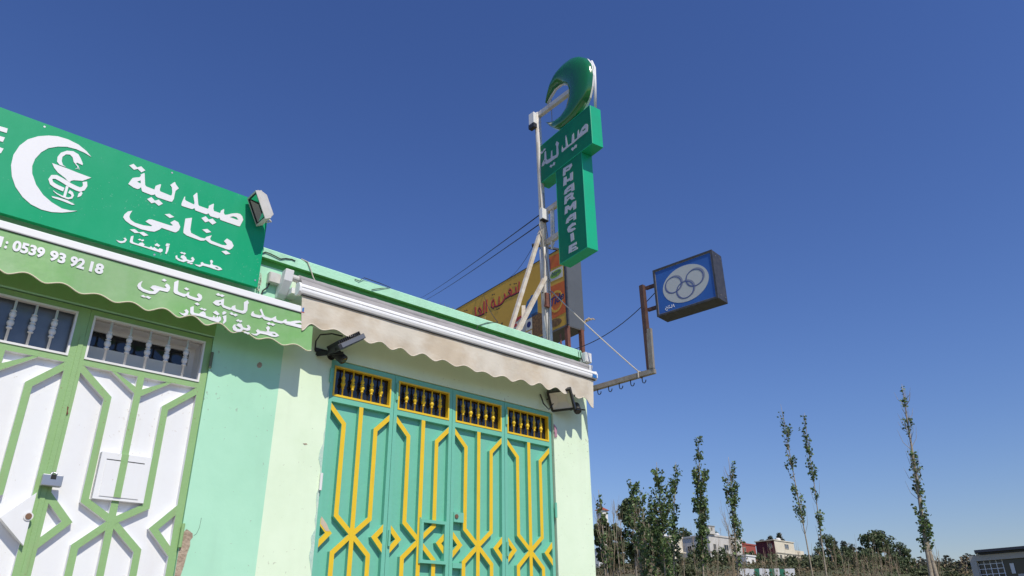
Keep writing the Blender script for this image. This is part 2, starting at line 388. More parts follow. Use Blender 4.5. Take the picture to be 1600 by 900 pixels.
# outlines of the lettering and emblems (metres, in the plane of each sign)
DATA = {
'S1': [[[[0.9463,4.4383],[0.9568,4.4741],[0.964,4.4936],[0.9811,4.505],[1.0028,4.5158],[1.0102,4.5294],[1.0063,4.5381],[1.0245,4.56],[1.0293,4.5586],[1.0482,4.4733],[1.0581,4.4652],[1.1121,4.4624],[1.1134,4.4857],[1.1146,4.4946],[1.1414,4.5198],[1.1461,4.5162],[1.1448,4.4761],[1.1498,4.4643],[1.2216,4.4593],[1.2278,4.4667],[1.2278,4.4863],[1.2187,4.5245],[1.2044,4.5395],[1.2275,4.5741],[1.2325,4.5727],[1.2386,4.5611],[1.2636,4.5363],[1.2462,4.5079],[1.2454,4.4795],[1.2462,4.4416],[1.238,4.416],[1.2212,4.4127],[1.1411,4.4125],[1.1288,4.4177],[1.1209,4.4296],[1.1156,4.4219],[1.1012,4.4146],[1.042,4.4174],[1.0364,4.4239],[1.0269,4.4472],[1.0176,4.4297],[1.0077,4.4235],[0.9827,4.4252]],[[0.9947,4.4773],[1.0145,4.4954],[1.0203,4.4766],[1.015,4.4723]]],[[[0.9258,4.5773],[0.9487,4.6014],[0.9754,4.5835],[0.9816,4.5744],[0.9599,4.5578]]],[[[0.9754,4.5835],[0.9985,4.6028],[1.0292,4.5829],[1.0081,4.5583],[0.9816,4.5744]]],[[[1.0797,4.3738],[1.104,4.3994],[1.13,4.3806],[1.1313,4.3675],[1.1126,4.3532]]],[[[1.13,4.3806],[1.1521,4.3985],[1.1837,4.3784],[1.1605,4.3527],[1.1313,4.3675]]],[[[1.3012,4.422],[1.305,4.4514],[1.3109,4.4854],[1.316,4.4903],[1.3182,4.4673],[1.3271,4.4604],[1.3854,4.4522],[1.386,4.4666],[1.368,4.5195],[1.3868,4.5521],[1.3913,4.5505],[1.4126,4.4631],[1.421,4.4559],[1.4822,4.4554],[1.487,4.4644],[1.4854,4.4816],[1.5136,4.5107],[1.5183,4.5083],[1.5195,4.4737],[1.5268,4.4552],[1.5724,4.4552],[1.5752,4.4778],[1.5941,4.4982],[1.5961,4.4932],[1.598,4.4652],[1.6072,4.4544],[1.625,4.4627],[1.6537,4.4833],[1.6897,4.5009],[1.7153,4.5036],[1.7337,4.4889],[1.7439,4.4638],[1.7269,4.4032],[1.7111,4.4009],[1.5838,4.4026],[1.5718,4.4193],[1.5642,4.4079],[1.5088,4.4056],[1.4905,4.4233],[1.486,4.413],[1.4745,4.4086],[1.4013,4.4108],[1.3909,4.4263],[1.3827,4.4147],[1.3743,4.4114],[1.3062,4.4101]],[[1.6428,4.4502],[1.6692,4.4662],[1.6916,4.4669],[1.7096,4.4543],[1.6977,4.4476]]],[[[1.4509,4.3672],[1.4772,4.392],[1.5015,4.3747],[1.5036,4.3615],[1.482,4.3442]]],[[[1.5015,4.3747],[1.5265,4.3913],[1.5577,4.3701],[1.5339,4.3449],[1.5036,4.3615]]]],
'S2': [[[[0.9634,4.1867],[0.9677,4.2112],[0.9837,4.2384],[1.0078,4.2531],[1.0,4.2237],[0.9986,4.2035],[1.0102,4.1851],[1.0394,4.1734],[1.0936,4.1742],[1.1412,4.1842],[1.1482,4.1914],[1.1011,4.2067],[1.1188,4.23],[1.1372,4.2357],[1.2103,4.2348],[1.2643,4.235],[1.2772,4.2432],[1.2648,4.2486],[1.2548,4.2563],[1.2786,4.2843],[1.3059,4.2777],[1.3245,4.2474],[1.3191,4.2184],[1.3038,4.1973],[1.2916,4.1948],[1.2086,4.1974],[1.1977,4.1801],[1.1692,4.153],[1.1373,4.1459],[1.0835,4.141],[1.0167,4.1518],[0.9815,4.1677]]],[[[1.2092,4.3037],[1.2378,4.3196],[1.2728,4.3073],[1.2462,4.2889]]],[[[1.0187,4.1137],[1.0481,4.1279],[1.0751,4.1138],[1.0811,4.1109],[1.0534,4.1007]]],[[[1.0751,4.1138],[1.1026,4.1265],[1.1379,4.1134],[1.1108,4.0977],[1.0811,4.1109]]],[[[1.3461,4.3224],[1.3884,4.3456],[1.3923,4.2523],[1.4022,4.2287],[1.4698,4.2159],[1.4993,4.2197],[1.5086,4.2367],[1.5413,4.2603],[1.5379,4.2439],[1.5342,4.2288],[1.5449,4.2189],[1.6229,4.2122],[1.6499,4.2183],[1.6578,4.228],[1.633,4.247],[1.6507,4.2743],[1.6871,4.2628],[1.7059,4.2346],[1.6981,4.2109],[1.682,4.1928],[1.6636,4.1906],[1.5394,4.1964],[1.5066,4.212],[1.4962,4.2015],[1.4736,4.1933],[1.3778,4.1994],[1.3525,4.2104],[1.3492,4.2295]]],[[[1.471,4.2815],[1.5046,4.2988],[1.5345,4.2841],[1.5038,4.266]]],[[[1.6276,4.1622],[1.6592,4.1787],[1.6925,4.1653],[1.6608,4.1476]]]],
'S3': [[[[0.9544,4.0125],[0.9778,4.0126],[0.995,4.0188],[1.0055,4.0321],[0.9936,4.0392],[1.0041,4.0474],[1.0169,4.0361],[1.009,4.0143],[0.9881,4.0005],[0.9723,4.0012]]],[[[1.0355,4.0684],[1.0496,4.0787],[1.0519,4.0391],[1.0586,4.0319],[1.0885,4.0298],[1.0969,4.0424],[1.1117,4.0496],[1.127,4.0402],[1.1237,4.0294],[1.1591,4.029],[1.1677,4.0417],[1.1803,4.0332],[1.1895,4.0429],[1.2018,4.0362],[1.2163,4.0328],[1.2224,4.0447],[1.2419,4.045],[1.2447,4.0297],[1.2332,4.016],[1.2165,4.0167],[1.1065,4.0201],[1.0448,4.0207],[1.0356,4.0269],[1.0352,4.0427]]],[[[1.0797,4.0619],[1.0915,4.0707],[1.1032,4.0659],[1.1126,4.0737],[1.1194,4.0665],[1.1078,4.0559],[1.0985,4.0622],[1.0912,4.0577]]],[[[1.1867,4.0581],[1.2001,4.0758],[1.2231,4.0657],[1.2129,4.0511],[1.2034,4.0575],[1.1962,4.0517]]],[[[1.2623,4.0717],[1.28,4.0832],[1.2784,4.0446],[1.272,4.0177],[1.2632,4.0199],[1.2652,4.0401]]],[[[1.2548,4.0821],[1.2607,4.0961],[1.28,4.099],[1.2814,4.0915],[1.2705,4.089],[1.2812,4.0862],[1.2593,4.0726]]],[[[1.3304,4.0233],[1.34,4.0332],[1.346,4.0156],[1.3703,4.0074],[1.3861,4.016],[1.3647,4.0232],[1.3676,4.0393],[1.3834,4.048],[1.3998,4.0371],[1.4079,4.0234],[1.4342,4.0224],[1.4415,4.0314],[1.4311,4.0411],[1.4433,4.0552],[1.4576,4.0401],[1.4524,4.0186],[1.4364,4.0099],[1.4073,4.01],[1.3895,3.9962],[1.3578,3.9967],[1.3363,4.0058]]],[[[1.4113,4.0035],[1.4246,4.0106],[1.4343,4.0046],[1.4452,4.0095],[1.4532,4.0037],[1.4388,3.9956],[1.4291,4.0009],[1.4182,3.9973]]],[[[1.3557,4.0582],[1.3657,4.067],[1.3777,4.0645],[1.3857,4.0686],[1.3955,4.062],[1.3856,4.052],[1.376,4.0573],[1.3651,4.0536]]],[[[1.4634,4.0057],[1.4895,4.0078],[1.5058,4.0165],[1.5009,4.0281],[1.5111,4.0382],[1.5273,4.0303],[1.5658,4.033],[1.5699,4.0444],[1.5606,4.0648],[1.5711,4.075],[1.5835,4.0657],[1.5785,4.0473],[1.5858,4.0397],[1.6128,4.0419],[1.6409,4.0377],[1.6551,4.0255],[1.6297,4.0119],[1.5932,4.012],[1.5688,4.014],[1.5211,4.0136],[1.5003,3.9961],[1.4763,3.9988]],[[1.5999,4.0275],[1.6174,4.032],[1.6308,4.0243],[1.6163,4.0195]]]],
'A1': [[[[1.1105,3.6889],[1.1145,3.7081],[1.1319,3.7293],[1.1352,3.7281],[1.1304,3.7063],[1.1332,3.6914],[1.1489,3.6805],[1.1813,3.6746],[1.2063,3.6777],[1.2126,3.6864],[1.1866,3.6988],[1.1989,3.7175],[1.212,3.7216],[1.2361,3.7208],[1.2685,3.7193],[1.2834,3.7261],[1.2686,3.7363],[1.278,3.7557],[1.2956,3.7483],[1.3045,3.7326],[1.3022,3.7113],[1.2927,3.6969],[1.2846,3.6968],[1.2446,3.6961],[1.2356,3.6798],[1.2229,3.6624],[1.1927,3.6556],[1.1488,3.6603],[1.1214,3.6721]]],[[[1.2441,3.769],[1.2567,3.7845],[1.2764,3.776],[1.2643,3.7648]]],[[[1.1427,3.6273],[1.1565,3.6403],[1.1699,3.631],[1.1765,3.6271],[1.1617,3.6232]]],[[[1.1699,3.631],[1.1839,3.6396],[1.2049,3.6324],[1.1933,3.6209],[1.1765,3.6271]]],[[[1.3227,3.7798],[1.344,3.7995],[1.3486,3.7972],[1.3523,3.7287],[1.3601,3.7196],[1.3876,3.7154],[1.408,3.7178],[1.4177,3.7346],[1.4278,3.7367],[1.4263,3.7209],[1.4338,3.7139],[1.4765,3.7103],[1.4923,3.7173],[1.4772,3.7315],[1.4871,3.7485],[1.5076,3.7405],[1.515,3.7216],[1.5078,3.7008],[1.4967,3.6906],[1.4244,3.6949],[1.4119,3.7074],[1.4035,3.6956],[1.3913,3.6943],[1.3409,3.7],[1.3293,3.708],[1.327,3.7211]]],[[[1.3905,3.7519],[1.4018,3.7661],[1.424,3.7589],[1.4116,3.7458]]],[[[1.4719,3.6672],[1.4879,3.6802],[1.5063,3.6716],[1.4933,3.6604]]]],
'A2': [[[[1.4496,3.6332],[1.468,3.6477],[1.4708,3.6438],[1.4747,3.6083],[1.4822,3.6012],[1.5112,3.6038],[1.5213,3.619],[1.5365,3.6302],[1.5502,3.6248],[1.5582,3.6017],[1.5928,3.5996],[1.5776,3.6021],[1.6013,3.6035],[1.6081,3.6208],[1.6174,3.6079],[1.6285,3.6136],[1.6312,3.6272],[1.6409,3.6118],[1.6459,3.6261],[1.6577,3.619],[1.6605,3.6016],[1.6458,3.5807],[1.634,3.579],[1.5857,3.5813],[1.5737,3.5852],[1.5264,3.5883],[1.466,3.5853],[1.4543,3.5934],[1.4513,3.6154]]],[[[1.3828,3.578],[1.4118,3.5761],[1.4258,3.59],[1.4138,3.6003],[1.4279,3.6142],[1.4437,3.6018],[1.4403,3.5782],[1.4226,3.5611],[1.401,3.5673]]],[[[1.5092,3.641],[1.5221,3.6529],[1.5337,3.647],[1.5415,3.6515],[1.5559,3.6472],[1.544,3.636],[1.5306,3.6401],[1.5225,3.6378]]]],
'A3': [[[[1.598,3.6387],[1.6166,3.6584],[1.6461,3.6407],[1.6312,3.6272],[1.6185,3.6315],[1.6084,3.6338]]],[[[1.6669,3.6319],[1.6916,3.6466],[1.6972,3.6039],[1.6832,3.5804],[1.6747,3.5823],[1.6791,3.6067]]],[[[1.6607,3.6562],[1.6707,3.6705],[1.6881,3.6691],[1.6893,3.6616],[1.6775,3.6583],[1.689,3.6573],[1.6655,3.6409]]],[[[1.7459,3.5754],[1.7537,3.5957],[1.7651,3.6029],[1.7672,3.5888],[1.7818,3.5745],[1.8014,3.5771],[1.8061,3.5861],[1.7695,3.5963],[1.7834,3.6141],[1.8055,3.6174],[1.8213,3.5954],[1.8443,3.5936],[1.853,3.6038],[1.8414,3.6139],[1.8554,3.6229],[1.8717,3.6087],[1.8706,3.5874],[1.8542,3.5778],[1.8235,3.5803],[1.8136,3.562],[1.7851,3.552],[1.7546,3.557]]],[[[1.7635,3.6297],[1.7789,3.6444],[1.79,3.6369],[1.8018,3.6427],[1.8091,3.6342],[1.7947,3.6224],[1.7835,3.6299],[1.7743,3.6247]]],[[[1.8287,3.5618],[1.8426,3.5706],[1.8534,3.5661],[1.8653,3.5713],[1.8739,3.5646],[1.8603,3.5533],[1.8492,3.5598],[1.8419,3.5579]]],[[[1.8784,3.5684],[1.9066,3.5678],[1.9233,3.5774],[1.9109,3.5927],[1.9217,3.6071],[1.9383,3.5998],[1.9821,3.6033],[1.9887,3.613],[1.9757,3.631],[1.9918,3.6486],[2.0066,3.6364],[1.9988,3.6156],[2.0075,3.6099],[2.0411,3.616],[2.0634,3.6083],[2.0786,3.5945],[2.0538,3.5801],[2.0225,3.5764],[1.9903,3.5815],[1.9436,3.58],[1.9208,3.5583],[1.9003,3.5583]],[[2.0223,3.5977],[2.0428,3.603],[2.057,3.5959],[2.0392,3.5898]]]],
'A4': [[[[1.5869,3.7083],[1.6049,3.7319],[1.635,3.7422],[1.6568,3.7603],[1.6603,3.7534],[1.6624,3.7144],[1.6768,3.7106],[1.7169,3.7078],[1.722,3.7235],[1.7424,3.7374],[1.7464,3.7173],[1.7542,3.7088],[1.7969,3.7103],[1.8056,3.7207],[1.7977,3.7748],[1.8202,3.7965],[1.8339,3.7799],[1.827,3.7671],[1.8304,3.7251],[1.8211,3.7011],[1.8048,3.6912],[1.7341,3.6926],[1.7207,3.6993],[1.707,3.6912],[1.6595,3.6951],[1.6447,3.7119],[1.6299,3.6971],[1.6105,3.6968]],[[1.6263,3.7197],[1.6392,3.7313],[1.6431,3.7219],[1.6343,3.7157]]],[[[1.5981,3.7746],[1.6152,3.7904],[1.6289,3.7812],[1.6278,3.7729],[1.6137,3.7687]]],[[[1.6289,3.7812],[1.6426,3.7879],[1.6607,3.7827],[1.6434,3.7669],[1.6278,3.7729]]],[[[1.7106,3.6675],[1.7261,3.6798],[1.74,3.6705],[1.7411,3.6629],[1.7266,3.6599]]],[[[1.74,3.6705],[1.754,3.677],[1.7723,3.6716],[1.7546,3.6561],[1.7411,3.6629]]],[[[1.8589,3.6983],[1.8644,3.7212],[1.8761,3.7299],[1.8754,3.7163],[1.8893,3.7094],[1.9305,3.7128],[1.9345,3.722],[1.915,3.749],[1.9261,3.7641],[1.9504,3.721],[1.9619,3.7133],[2.0045,3.7115],[2.0171,3.7176],[2.0386,3.7372],[2.041,3.7188],[2.0505,3.7077],[2.0906,3.7104],[2.1024,3.7246],[2.1176,3.7342],[2.1222,3.719],[2.1491,3.7235],[2.1803,3.7391],[2.2181,3.7494],[2.2556,3.7411],[2.2721,3.7204],[2.2643,3.6906],[2.2331,3.6935],[2.2024,3.6936],[2.1199,3.6937],[2.1028,3.7],[2.0822,3.6917],[2.0286,3.6909],[2.0143,3.6979],[1.9971,3.6878],[1.9546,3.6897],[1.9399,3.7018],[1.9233,3.6892],[1.8663,3.6896]],[[2.1802,3.717],[2.2253,3.7358],[2.2411,3.7205],[2.2163,3.7178]]],[[[1.9766,3.6634],[1.993,3.6786],[2.0073,3.6706],[2.0084,3.6627],[1.9931,3.6581]]],[[[2.0073,3.6706],[2.0224,3.6773],[2.0418,3.6717],[2.025,3.6575],[2.0084,3.6627]]]],
'CR': [[[[0.6955,4.542],[0.6614,4.5712],[0.6061,4.5984],[0.5427,4.6089],[0.4833,4.6046],[0.434,4.5863],[0.3825,4.5557],[0.3356,4.5093],[0.3048,4.4476],[0.2893,4.3709],[0.2941,4.2971],[0.3158,4.2241],[0.3492,4.164],[0.4,4.1112],[0.4515,4.0805],[0.5107,4.0672],[0.5668,4.0707],[0.6208,4.0881],[0.6684,4.112],[0.6987,4.1314],[0.661,4.1189],[0.6147,4.1157],[0.5523,4.1359],[0.4995,4.1669],[0.4475,4.2205],[0.4105,4.288],[0.3993,4.3366],[0.4026,4.3921],[0.4233,4.4524],[0.4538,4.4982],[0.4995,4.5317],[0.5487,4.5533],[0.602,4.5598],[0.6524,4.5548]]]],
'HY': [[[[0.4956,4.4031],[0.5758,4.4013],[0.6494,4.3958],[0.7267,4.3929],[0.6834,4.3505],[0.6353,4.3345],[0.6223,4.325],[0.6164,4.3108],[0.6,4.3178],[0.5887,4.3285],[0.5392,4.3521],[0.5133,4.3758]]],[[[0.6026,4.2786],[0.6178,4.2772],[0.6176,4.2018],[0.6032,4.2004]]],[[[0.543,4.1773],[0.5768,4.182],[0.6295,4.1822],[0.6769,4.1692],[0.6636,4.1616],[0.6033,4.1678],[0.5506,4.1691]]],[[[0.5743,4.4085],[0.5548,4.4156],[0.5423,4.44],[0.5398,4.4706],[0.5548,4.4975],[0.5772,4.5054],[0.5953,4.492],[0.6079,4.4617],[0.6224,4.4507],[0.6253,4.4656],[0.6599,4.4611],[0.6593,4.4729],[0.6421,4.5014],[0.6211,4.5281],[0.5886,4.5373],[0.5547,4.5255],[0.5253,4.4958],[0.5144,4.4589],[0.5188,4.4254],[0.5367,4.409]]],[[[0.68,4.2242],[0.681,4.2533],[0.6936,4.274],[0.7022,4.262],[0.6976,4.2407]]],[[[0.6212,4.4471],[0.6369,4.4396],[0.6397,4.4441],[0.6236,4.4543]]],[[[0.6369,4.4396],[0.6473,4.4213],[0.6497,4.4236],[0.6397,4.4441]]],[[[0.6324,4.4424],[0.6367,4.4263],[0.6395,4.4253],[0.6363,4.4441]]],[[[0.6367,4.4263],[0.6275,4.4174],[0.6284,4.4156],[0.6395,4.4253]]],[[[0.6853,4.3416],[0.6927,4.3202],[0.7179,4.3238],[0.7092,4.3554]]],[[[0.6927,4.3202],[0.6898,4.3071],[0.7092,4.2881],[0.7179,4.3238]]],[[[0.6898,4.3071],[0.6798,4.2987],[0.6852,4.2681],[0.7092,4.2881]]],[[[0.6798,4.2987],[0.663,4.2994],[0.6595,4.2684],[0.6852,4.2681]]],[[[0.663,4.2994],[0.6265,4.3063],[0.6208,4.2764],[0.6595,4.2684]]],[[[0.6265,4.3063],[0.5753,4.323],[0.5696,4.2936],[0.6208,4.2764]]],[[[0.5753,4.323],[0.5385,4.3315],[0.5378,4.302],[0.5696,4.2936]]],[[[0.5385,4.3315],[0.51,4.3193],[0.5234,4.2971],[0.5378,4.302]]],[[[0.51,4.3193],[0.5006,4.284],[0.5213,4.2905],[0.5234,4.2971]]],[[[0.5006,4.284],[0.5175,4.2528],[0.5297,4.2758],[0.5213,4.2905]]],[[[0.5175,4.2528],[0.5435,4.2413],[0.5487,4.268],[0.5297,4.2758]]],[[[0.5435,4.2413],[0.5691,4.2363],[0.5721,4.2631],[0.5487,4.268]]],[[[0.5691,4.2363],[0.5954,4.2335],[0.5978,4.26],[0.5721,4.2631]]],[[[0.6241,4.2338],[0.6396,4.231],[0.6478,4.2493],[0.6288,4.2569]]],[[[0.6396,4.231],[0.646,4.2234],[0.6593,4.2289],[0.6478,4.2493]]],[[[0.646,4.2234],[0.6461,4.214],[0.6547,4.2041],[0.6593,4.2289]]],[[[0.6461,4.214],[0.6318,4.2024],[0.633,4.1903],[0.6547,4.2041]]],[[[0.6318,4.2024],[0.5971,4.2024],[0.5962,4.1932],[0.633,4.1903]]],[[[0.5971,4.2024],[0.5666,4.208],[0.5652,4.2018],[0.5962,4.1932]]],[[[0.5666,4.208],[0.544,4.2186],[0.5429,4.2152],[0.5652,4.2018]]]],
'EE': [[[[0.1283,4.5286],[0.2199,4.5352],[0.2221,4.5027],[0.1465,4.4981],[0.1446,4.4617],[0.221,4.468],[0.2183,4.4335],[0.1446,4.4287],[0.1425,4.3935],[0.2324,4.3903],[0.2266,4.3533],[0.1055,4.3495],[0.081,4.5241]]]],
'P1': [[[[0.0856,6.6496],[0.0991,6.6895],[0.1423,6.724],[0.1502,6.8153],[0.172,6.8204],[0.1798,6.8097],[0.1824,6.7006],[0.2057,6.6752],[0.2622,6.6659],[0.2751,6.753],[0.2949,6.759],[0.2947,6.6704],[0.3576,6.651],[0.3694,6.6616],[0.3755,6.7639],[0.3583,6.798],[0.3842,6.8298],[0.4243,6.7816],[0.4062,6.7453],[0.4091,6.6381],[0.3869,6.6104],[0.3476,6.6159],[0.203,6.6236],[0.1629,6.6408],[0.1558,6.6627],[0.13,6.642]],[[0.1379,6.7004],[0.158,6.7066],[0.1601,6.6827],[0.1437,6.6851]]],[[[0.0684,6.8578],[0.0906,6.8629],[0.1115,6.8443],[0.1412,6.869],[0.1738,6.8555],[0.1678,6.8349],[0.1397,6.8396],[0.1139,6.8248],[0.0772,6.8284]]],[[[0.2324,6.5657],[0.2575,6.5806],[0.2883,6.557],[0.3138,6.5831],[0.3413,6.5637],[0.3269,6.5348],[0.2877,6.5457],[0.263,6.5343]]],[[[0.4623,6.6356],[0.4708,6.6947],[0.4831,6.7164],[0.4809,6.6827],[0.4993,6.6542],[0.5414,6.6579],[0.5396,6.7933],[0.5562,6.8089],[0.5728,6.6679],[0.5838,6.6497],[0.6445,6.6474],[0.659,6.7426],[0.69,6.7523],[0.6873,6.6557],[0.7423,6.6506],[0.7561,6.734],[0.7763,6.7444],[0.7736,6.6714],[0.8297,6.7279],[0.8898,6.7471],[0.9176,6.7316],[0.9321,6.6973],[0.9207,6.6307],[0.7631,6.6321],[0.673,6.6243],[0.5517,6.6286],[0.474,6.6229]],[[0.8239,6.6926],[0.8858,6.6981],[0.887,6.678],[0.8546,6.6733]]],[[[0.627,6.5719],[0.6546,6.5782],[0.6762,6.5652],[0.7001,6.585],[0.7318,6.5715],[0.719,6.5395],[0.6821,6.5446],[0.6513,6.5323]]]],
'P2': [[[[0.4601,6.3092],[0.4715,6.4063],[0.6223,6.3914],[0.6272,6.355],[0.5802,6.3259],[0.5103,6.3373],[0.503,6.3039]],[[0.5205,6.3747],[0.5829,6.3654],[0.5645,6.3534],[0.5144,6.3594]]],[[[0.4568,6.1806],[0.4712,6.2843],[0.5213,6.2751],[0.5183,6.2303],[0.5805,6.2237],[0.5842,6.2771],[0.6336,6.2734],[0.6264,6.1744],[0.5821,6.1768],[0.5831,6.1909],[0.5163,6.2],[0.5144,6.1733]]],[[[0.4621,6.0675],[0.4778,6.1141],[0.5418,6.1346],[0.6404,6.1302],[0.6408,6.0359],[0.5921,6.0402],[0.5913,6.0624],[0.5198,6.0679],[0.5165,6.0569]],[[0.5316,6.0944],[0.5917,6.1022],[0.5928,6.0834],[0.5311,6.0874]]],[[[0.4613,5.9407],[0.4725,6.0346],[0.5843,6.0335],[0.6312,6.005],[0.6116,5.9705],[0.6424,5.9275],[0.5894,5.9338],[0.5554,5.973],[0.5046,5.9545],[0.5034,5.9371]],[[0.5102,6.0003],[0.5844,6.001],[0.5738,5.9904],[0.5093,5.9863]]],[[[0.4581,5.8168],[0.4716,5.9084],[0.5258,5.9022],[0.5552,5.8658],[0.6113,5.8992],[0.6591,5.8921],[0.6521,5.7987],[0.6088,5.7995],[0.6075,5.8479],[0.5569,5.8205],[0.5154,5.8593],[0.5075,5.8153]]],[[[0.4674,5.6972],[0.4905,5.7475],[0.5533,5.7693],[0.6443,5.7588],[0.6426,5.6726],[0.5998,5.6763],[0.6016,5.7015],[0.5243,5.7046],[0.5184,5.6899]],[[0.5359,5.7305],[0.599,5.7308],[0.6004,5.7178],[0.5352,5.7203]]],[[[0.489,5.6168],[0.5078,5.6426],[0.5815,5.6557],[0.628,5.6365],[0.633,5.6082],[0.5664,5.6144],[0.5413,5.6005],[0.6121,5.5838],[0.6292,5.5584],[0.5622,5.556],[0.5032,5.5753]]],[[[0.5369,5.5387],[0.5896,5.5378],[0.5948,5.4467],[0.5421,5.4421]]],[[[0.4932,5.3269],[0.504,5.4119],[0.6272,5.4064],[0.632,5.3756],[0.5495,5.3794],[0.5488,5.3695],[0.6194,5.3645],[0.6223,5.3414],[0.5472,5.3467],[0.5462,5.3336],[0.6408,5.338],[0.646,5.314]]]],
'PC': [[[[0.1623,7.5425],[0.2128,7.6317],[0.3106,7.7499],[0.4175,7.8104],[0.5779,7.8419],[0.731,7.821],[0.8325,7.7661],[0.9285,7.6715],[0.9906,7.5459],[1.008,7.3804],[0.9789,7.2392],[0.9262,7.1159],[0.8491,7.0433],[0.7285,6.9759],[0.6092,6.951],[0.4898,6.9587],[0.3703,7.009],[0.2657,7.1009],[0.155,7.2598],[0.2552,7.2],[0.3473,7.1499],[0.4556,7.1429],[0.5501,7.1859],[0.6027,7.2913],[0.6162,7.4004],[0.5925,7.5009],[0.5298,7.5816],[0.439,7.6363],[0.3276,7.6459],[0.2274,7.5968]]]],
'B1': [[[[0.2598,4.5101],[0.2635,4.4938],[0.2703,4.4944],[0.2668,4.5103]]],[[[0.2635,4.4938],[0.2691,4.4778],[0.2758,4.4789],[0.2703,4.4944]]],[[[0.2417,4.5096],[0.246,4.4933],[0.2523,4.4917],[0.2477,4.5099]]],[[[0.246,4.4933],[0.2414,4.4824],[0.2446,4.4765],[0.2523,4.4917]]],[[[0.2414,4.4824],[0.2303,4.487],[0.2273,4.4822],[0.2446,4.4765]]],[[[0.2303,4.487],[0.2231,4.4962],[0.2253,4.49],[0.2273,4.4822]]],[[[0.2231,4.4962],[0.2162,4.4858],[0.2187,4.4797],[0.2253,4.49]]],[[[0.2162,4.4858],[0.2103,4.4932],[0.2114,4.487],[0.2187,4.4797]]],[[[0.2103,4.4932],[0.2048,4.4862],[0.2041,4.4802],[0.2114,4.487]]],[[[0.2048,4.4862],[0.1982,4.497],[0.1965,4.4914],[0.2041,4.4802]]],[[[0.1982,4.497],[0.1813,4.496],[0.1851,4.4904],[0.1965,4.4914]]],[[[0.1813,4.496],[0.1712,4.4822],[0.1776,4.4812],[0.1851,4.4904]]],[[[0.1712,4.4822],[0.1836,4.4679],[0.1851,4.4736],[0.1776,4.4812]]],[[[0.1836,4.4679],[0.2016,4.467],[0.2006,4.4732],[0.1851,4.4736]]],[[[0.2177,4.5047],[0.2253,4.5059],[0.2231,4.5121],[0.2155,4.5109]]],[[[0.2059,4.5011],[0.2125,4.5017],[0.2107,4.508],[0.2041,4.5074]]],[[[0.1851,4.5025],[0.1908,4.5025],[0.1896,4.5079],[0.184,4.5079]]]],
'G1': [[[[-1.6444,6.6302],[-1.7043,6.597],[-1.6741,6.5797],[-1.6188,6.6088]]],[[[-1.7043,6.597],[-1.7103,6.5191],[-1.6795,6.5127],[-1.6741,6.5797]]],[[[-1.7103,6.5191],[-1.6469,6.4612],[-1.6568,6.484],[-1.6795,6.5127]]],[[[-1.6469,6.4612],[-1.5936,6.4962],[-1.6244,6.5107],[-1.6568,6.484]]],[[[-1.5936,6.4962],[-1.6046,6.577],[-1.6359,6.5865],[-1.6244,6.5107]]],[[[-1.6354,6.5449],[-1.5817,6.465],[-1.5683,6.4805],[-1.6052,6.5443]]],[[[-1.5817,6.465],[-1.4858,6.4591],[-1.5176,6.4776],[-1.5683,6.4805]]],[[[-1.4858,6.4591],[-1.4727,6.601],[-1.5063,6.6146],[-1.5176,6.4776]]],[[[-1.4924,6.4559],[-1.417,6.4615],[-1.4353,6.4864],[-1.5109,6.4809]]],[[[-1.371,6.6155],[-1.3446,6.5555],[-1.312,6.5403],[-1.3394,6.6106]]],[[[-1.3446,6.5555],[-1.3983,6.5062],[-1.3702,6.4844],[-1.312,6.5403]]],[[[-1.3983,6.5062],[-1.4531,6.4815],[-1.4271,6.4583],[-1.3702,6.4844]]],[[[-1.32,6.5092],[-1.2251,6.5191],[-1.2401,6.5419],[-1.3373,6.5319]]],[[[-1.2251,6.5191],[-1.1791,6.5147],[-1.2048,6.534],[-1.2401,6.5419]]],[[[-1.1791,6.5147],[-1.149,6.5818],[-1.1785,6.5913],[-1.2048,6.534]]],[[[-1.149,6.5818],[-1.2058,6.6491],[-1.2013,6.6274],[-1.1785,6.5913]]],[[[-1.2058,6.6491],[-1.26,6.6129],[-1.2301,6.6036],[-1.2013,6.6274]]],[[[-1.26,6.6129],[-1.2033,6.5406],[-1.1799,6.5443],[-1.2301,6.6036]]],[[[-1.1854,6.5066],[-1.0514,6.498],[-1.0642,6.5225],[-1.1986,6.5313]]],[[[-1.0794,6.6165],[-1.0582,6.5047],[-1.031,6.5059],[-1.0478,6.6075]]],[[[-1.0582,6.5047],[-0.9764,6.495],[-1.0068,6.5115],[-1.031,6.5059]]],[[[-0.9764,6.495],[-0.9585,6.6616],[-0.99,6.675],[-1.0068,6.5115]]],[[[-1.8439,6.683],[-1.8515,6.4695],[-1.8164,6.4565],[-1.8086,6.6694]]],[[[-1.9179,6.6816],[-1.9213,6.4784],[-1.8875,6.4598],[-1.8822,6.6681]]],[[[-1.9213,6.4784],[-2.0246,6.4896],[-2.0097,6.4638],[-1.8875,6.4598]]],[[[-2.003,6.4686],[-1.9582,6.535],[-1.9881,6.5456],[-2.0313,6.4848]]],[[[-1.9582,6.535],[-2.0141,6.6207],[-2.0234,6.606],[-1.9881,6.5456]]],[[[-2.0141,6.6207],[-2.0787,6.5958],[-2.0486,6.587],[-2.0234,6.606]]],[[[-2.0787,6.5958],[-2.0151,6.5122],[-1.9903,6.5139],[-2.0486,6.587]]],[[[-2.0226,6.4884],[-2.1172,6.4922],[-2.146,6.4917],[-2.0117,6.465]]],[[[-2.1172,6.4922],[-2.1296,6.6536],[-2.1633,6.6647],[-2.146,6.4917]]],[[[-2.1509,6.5082],[-2.2518,6.5146],[-2.2373,6.4906],[-2.1367,6.4843]]],[[[-2.4359,6.623],[-2.4027,6.5535],[-2.3671,6.5485],[-2.4,6.6178]]]],
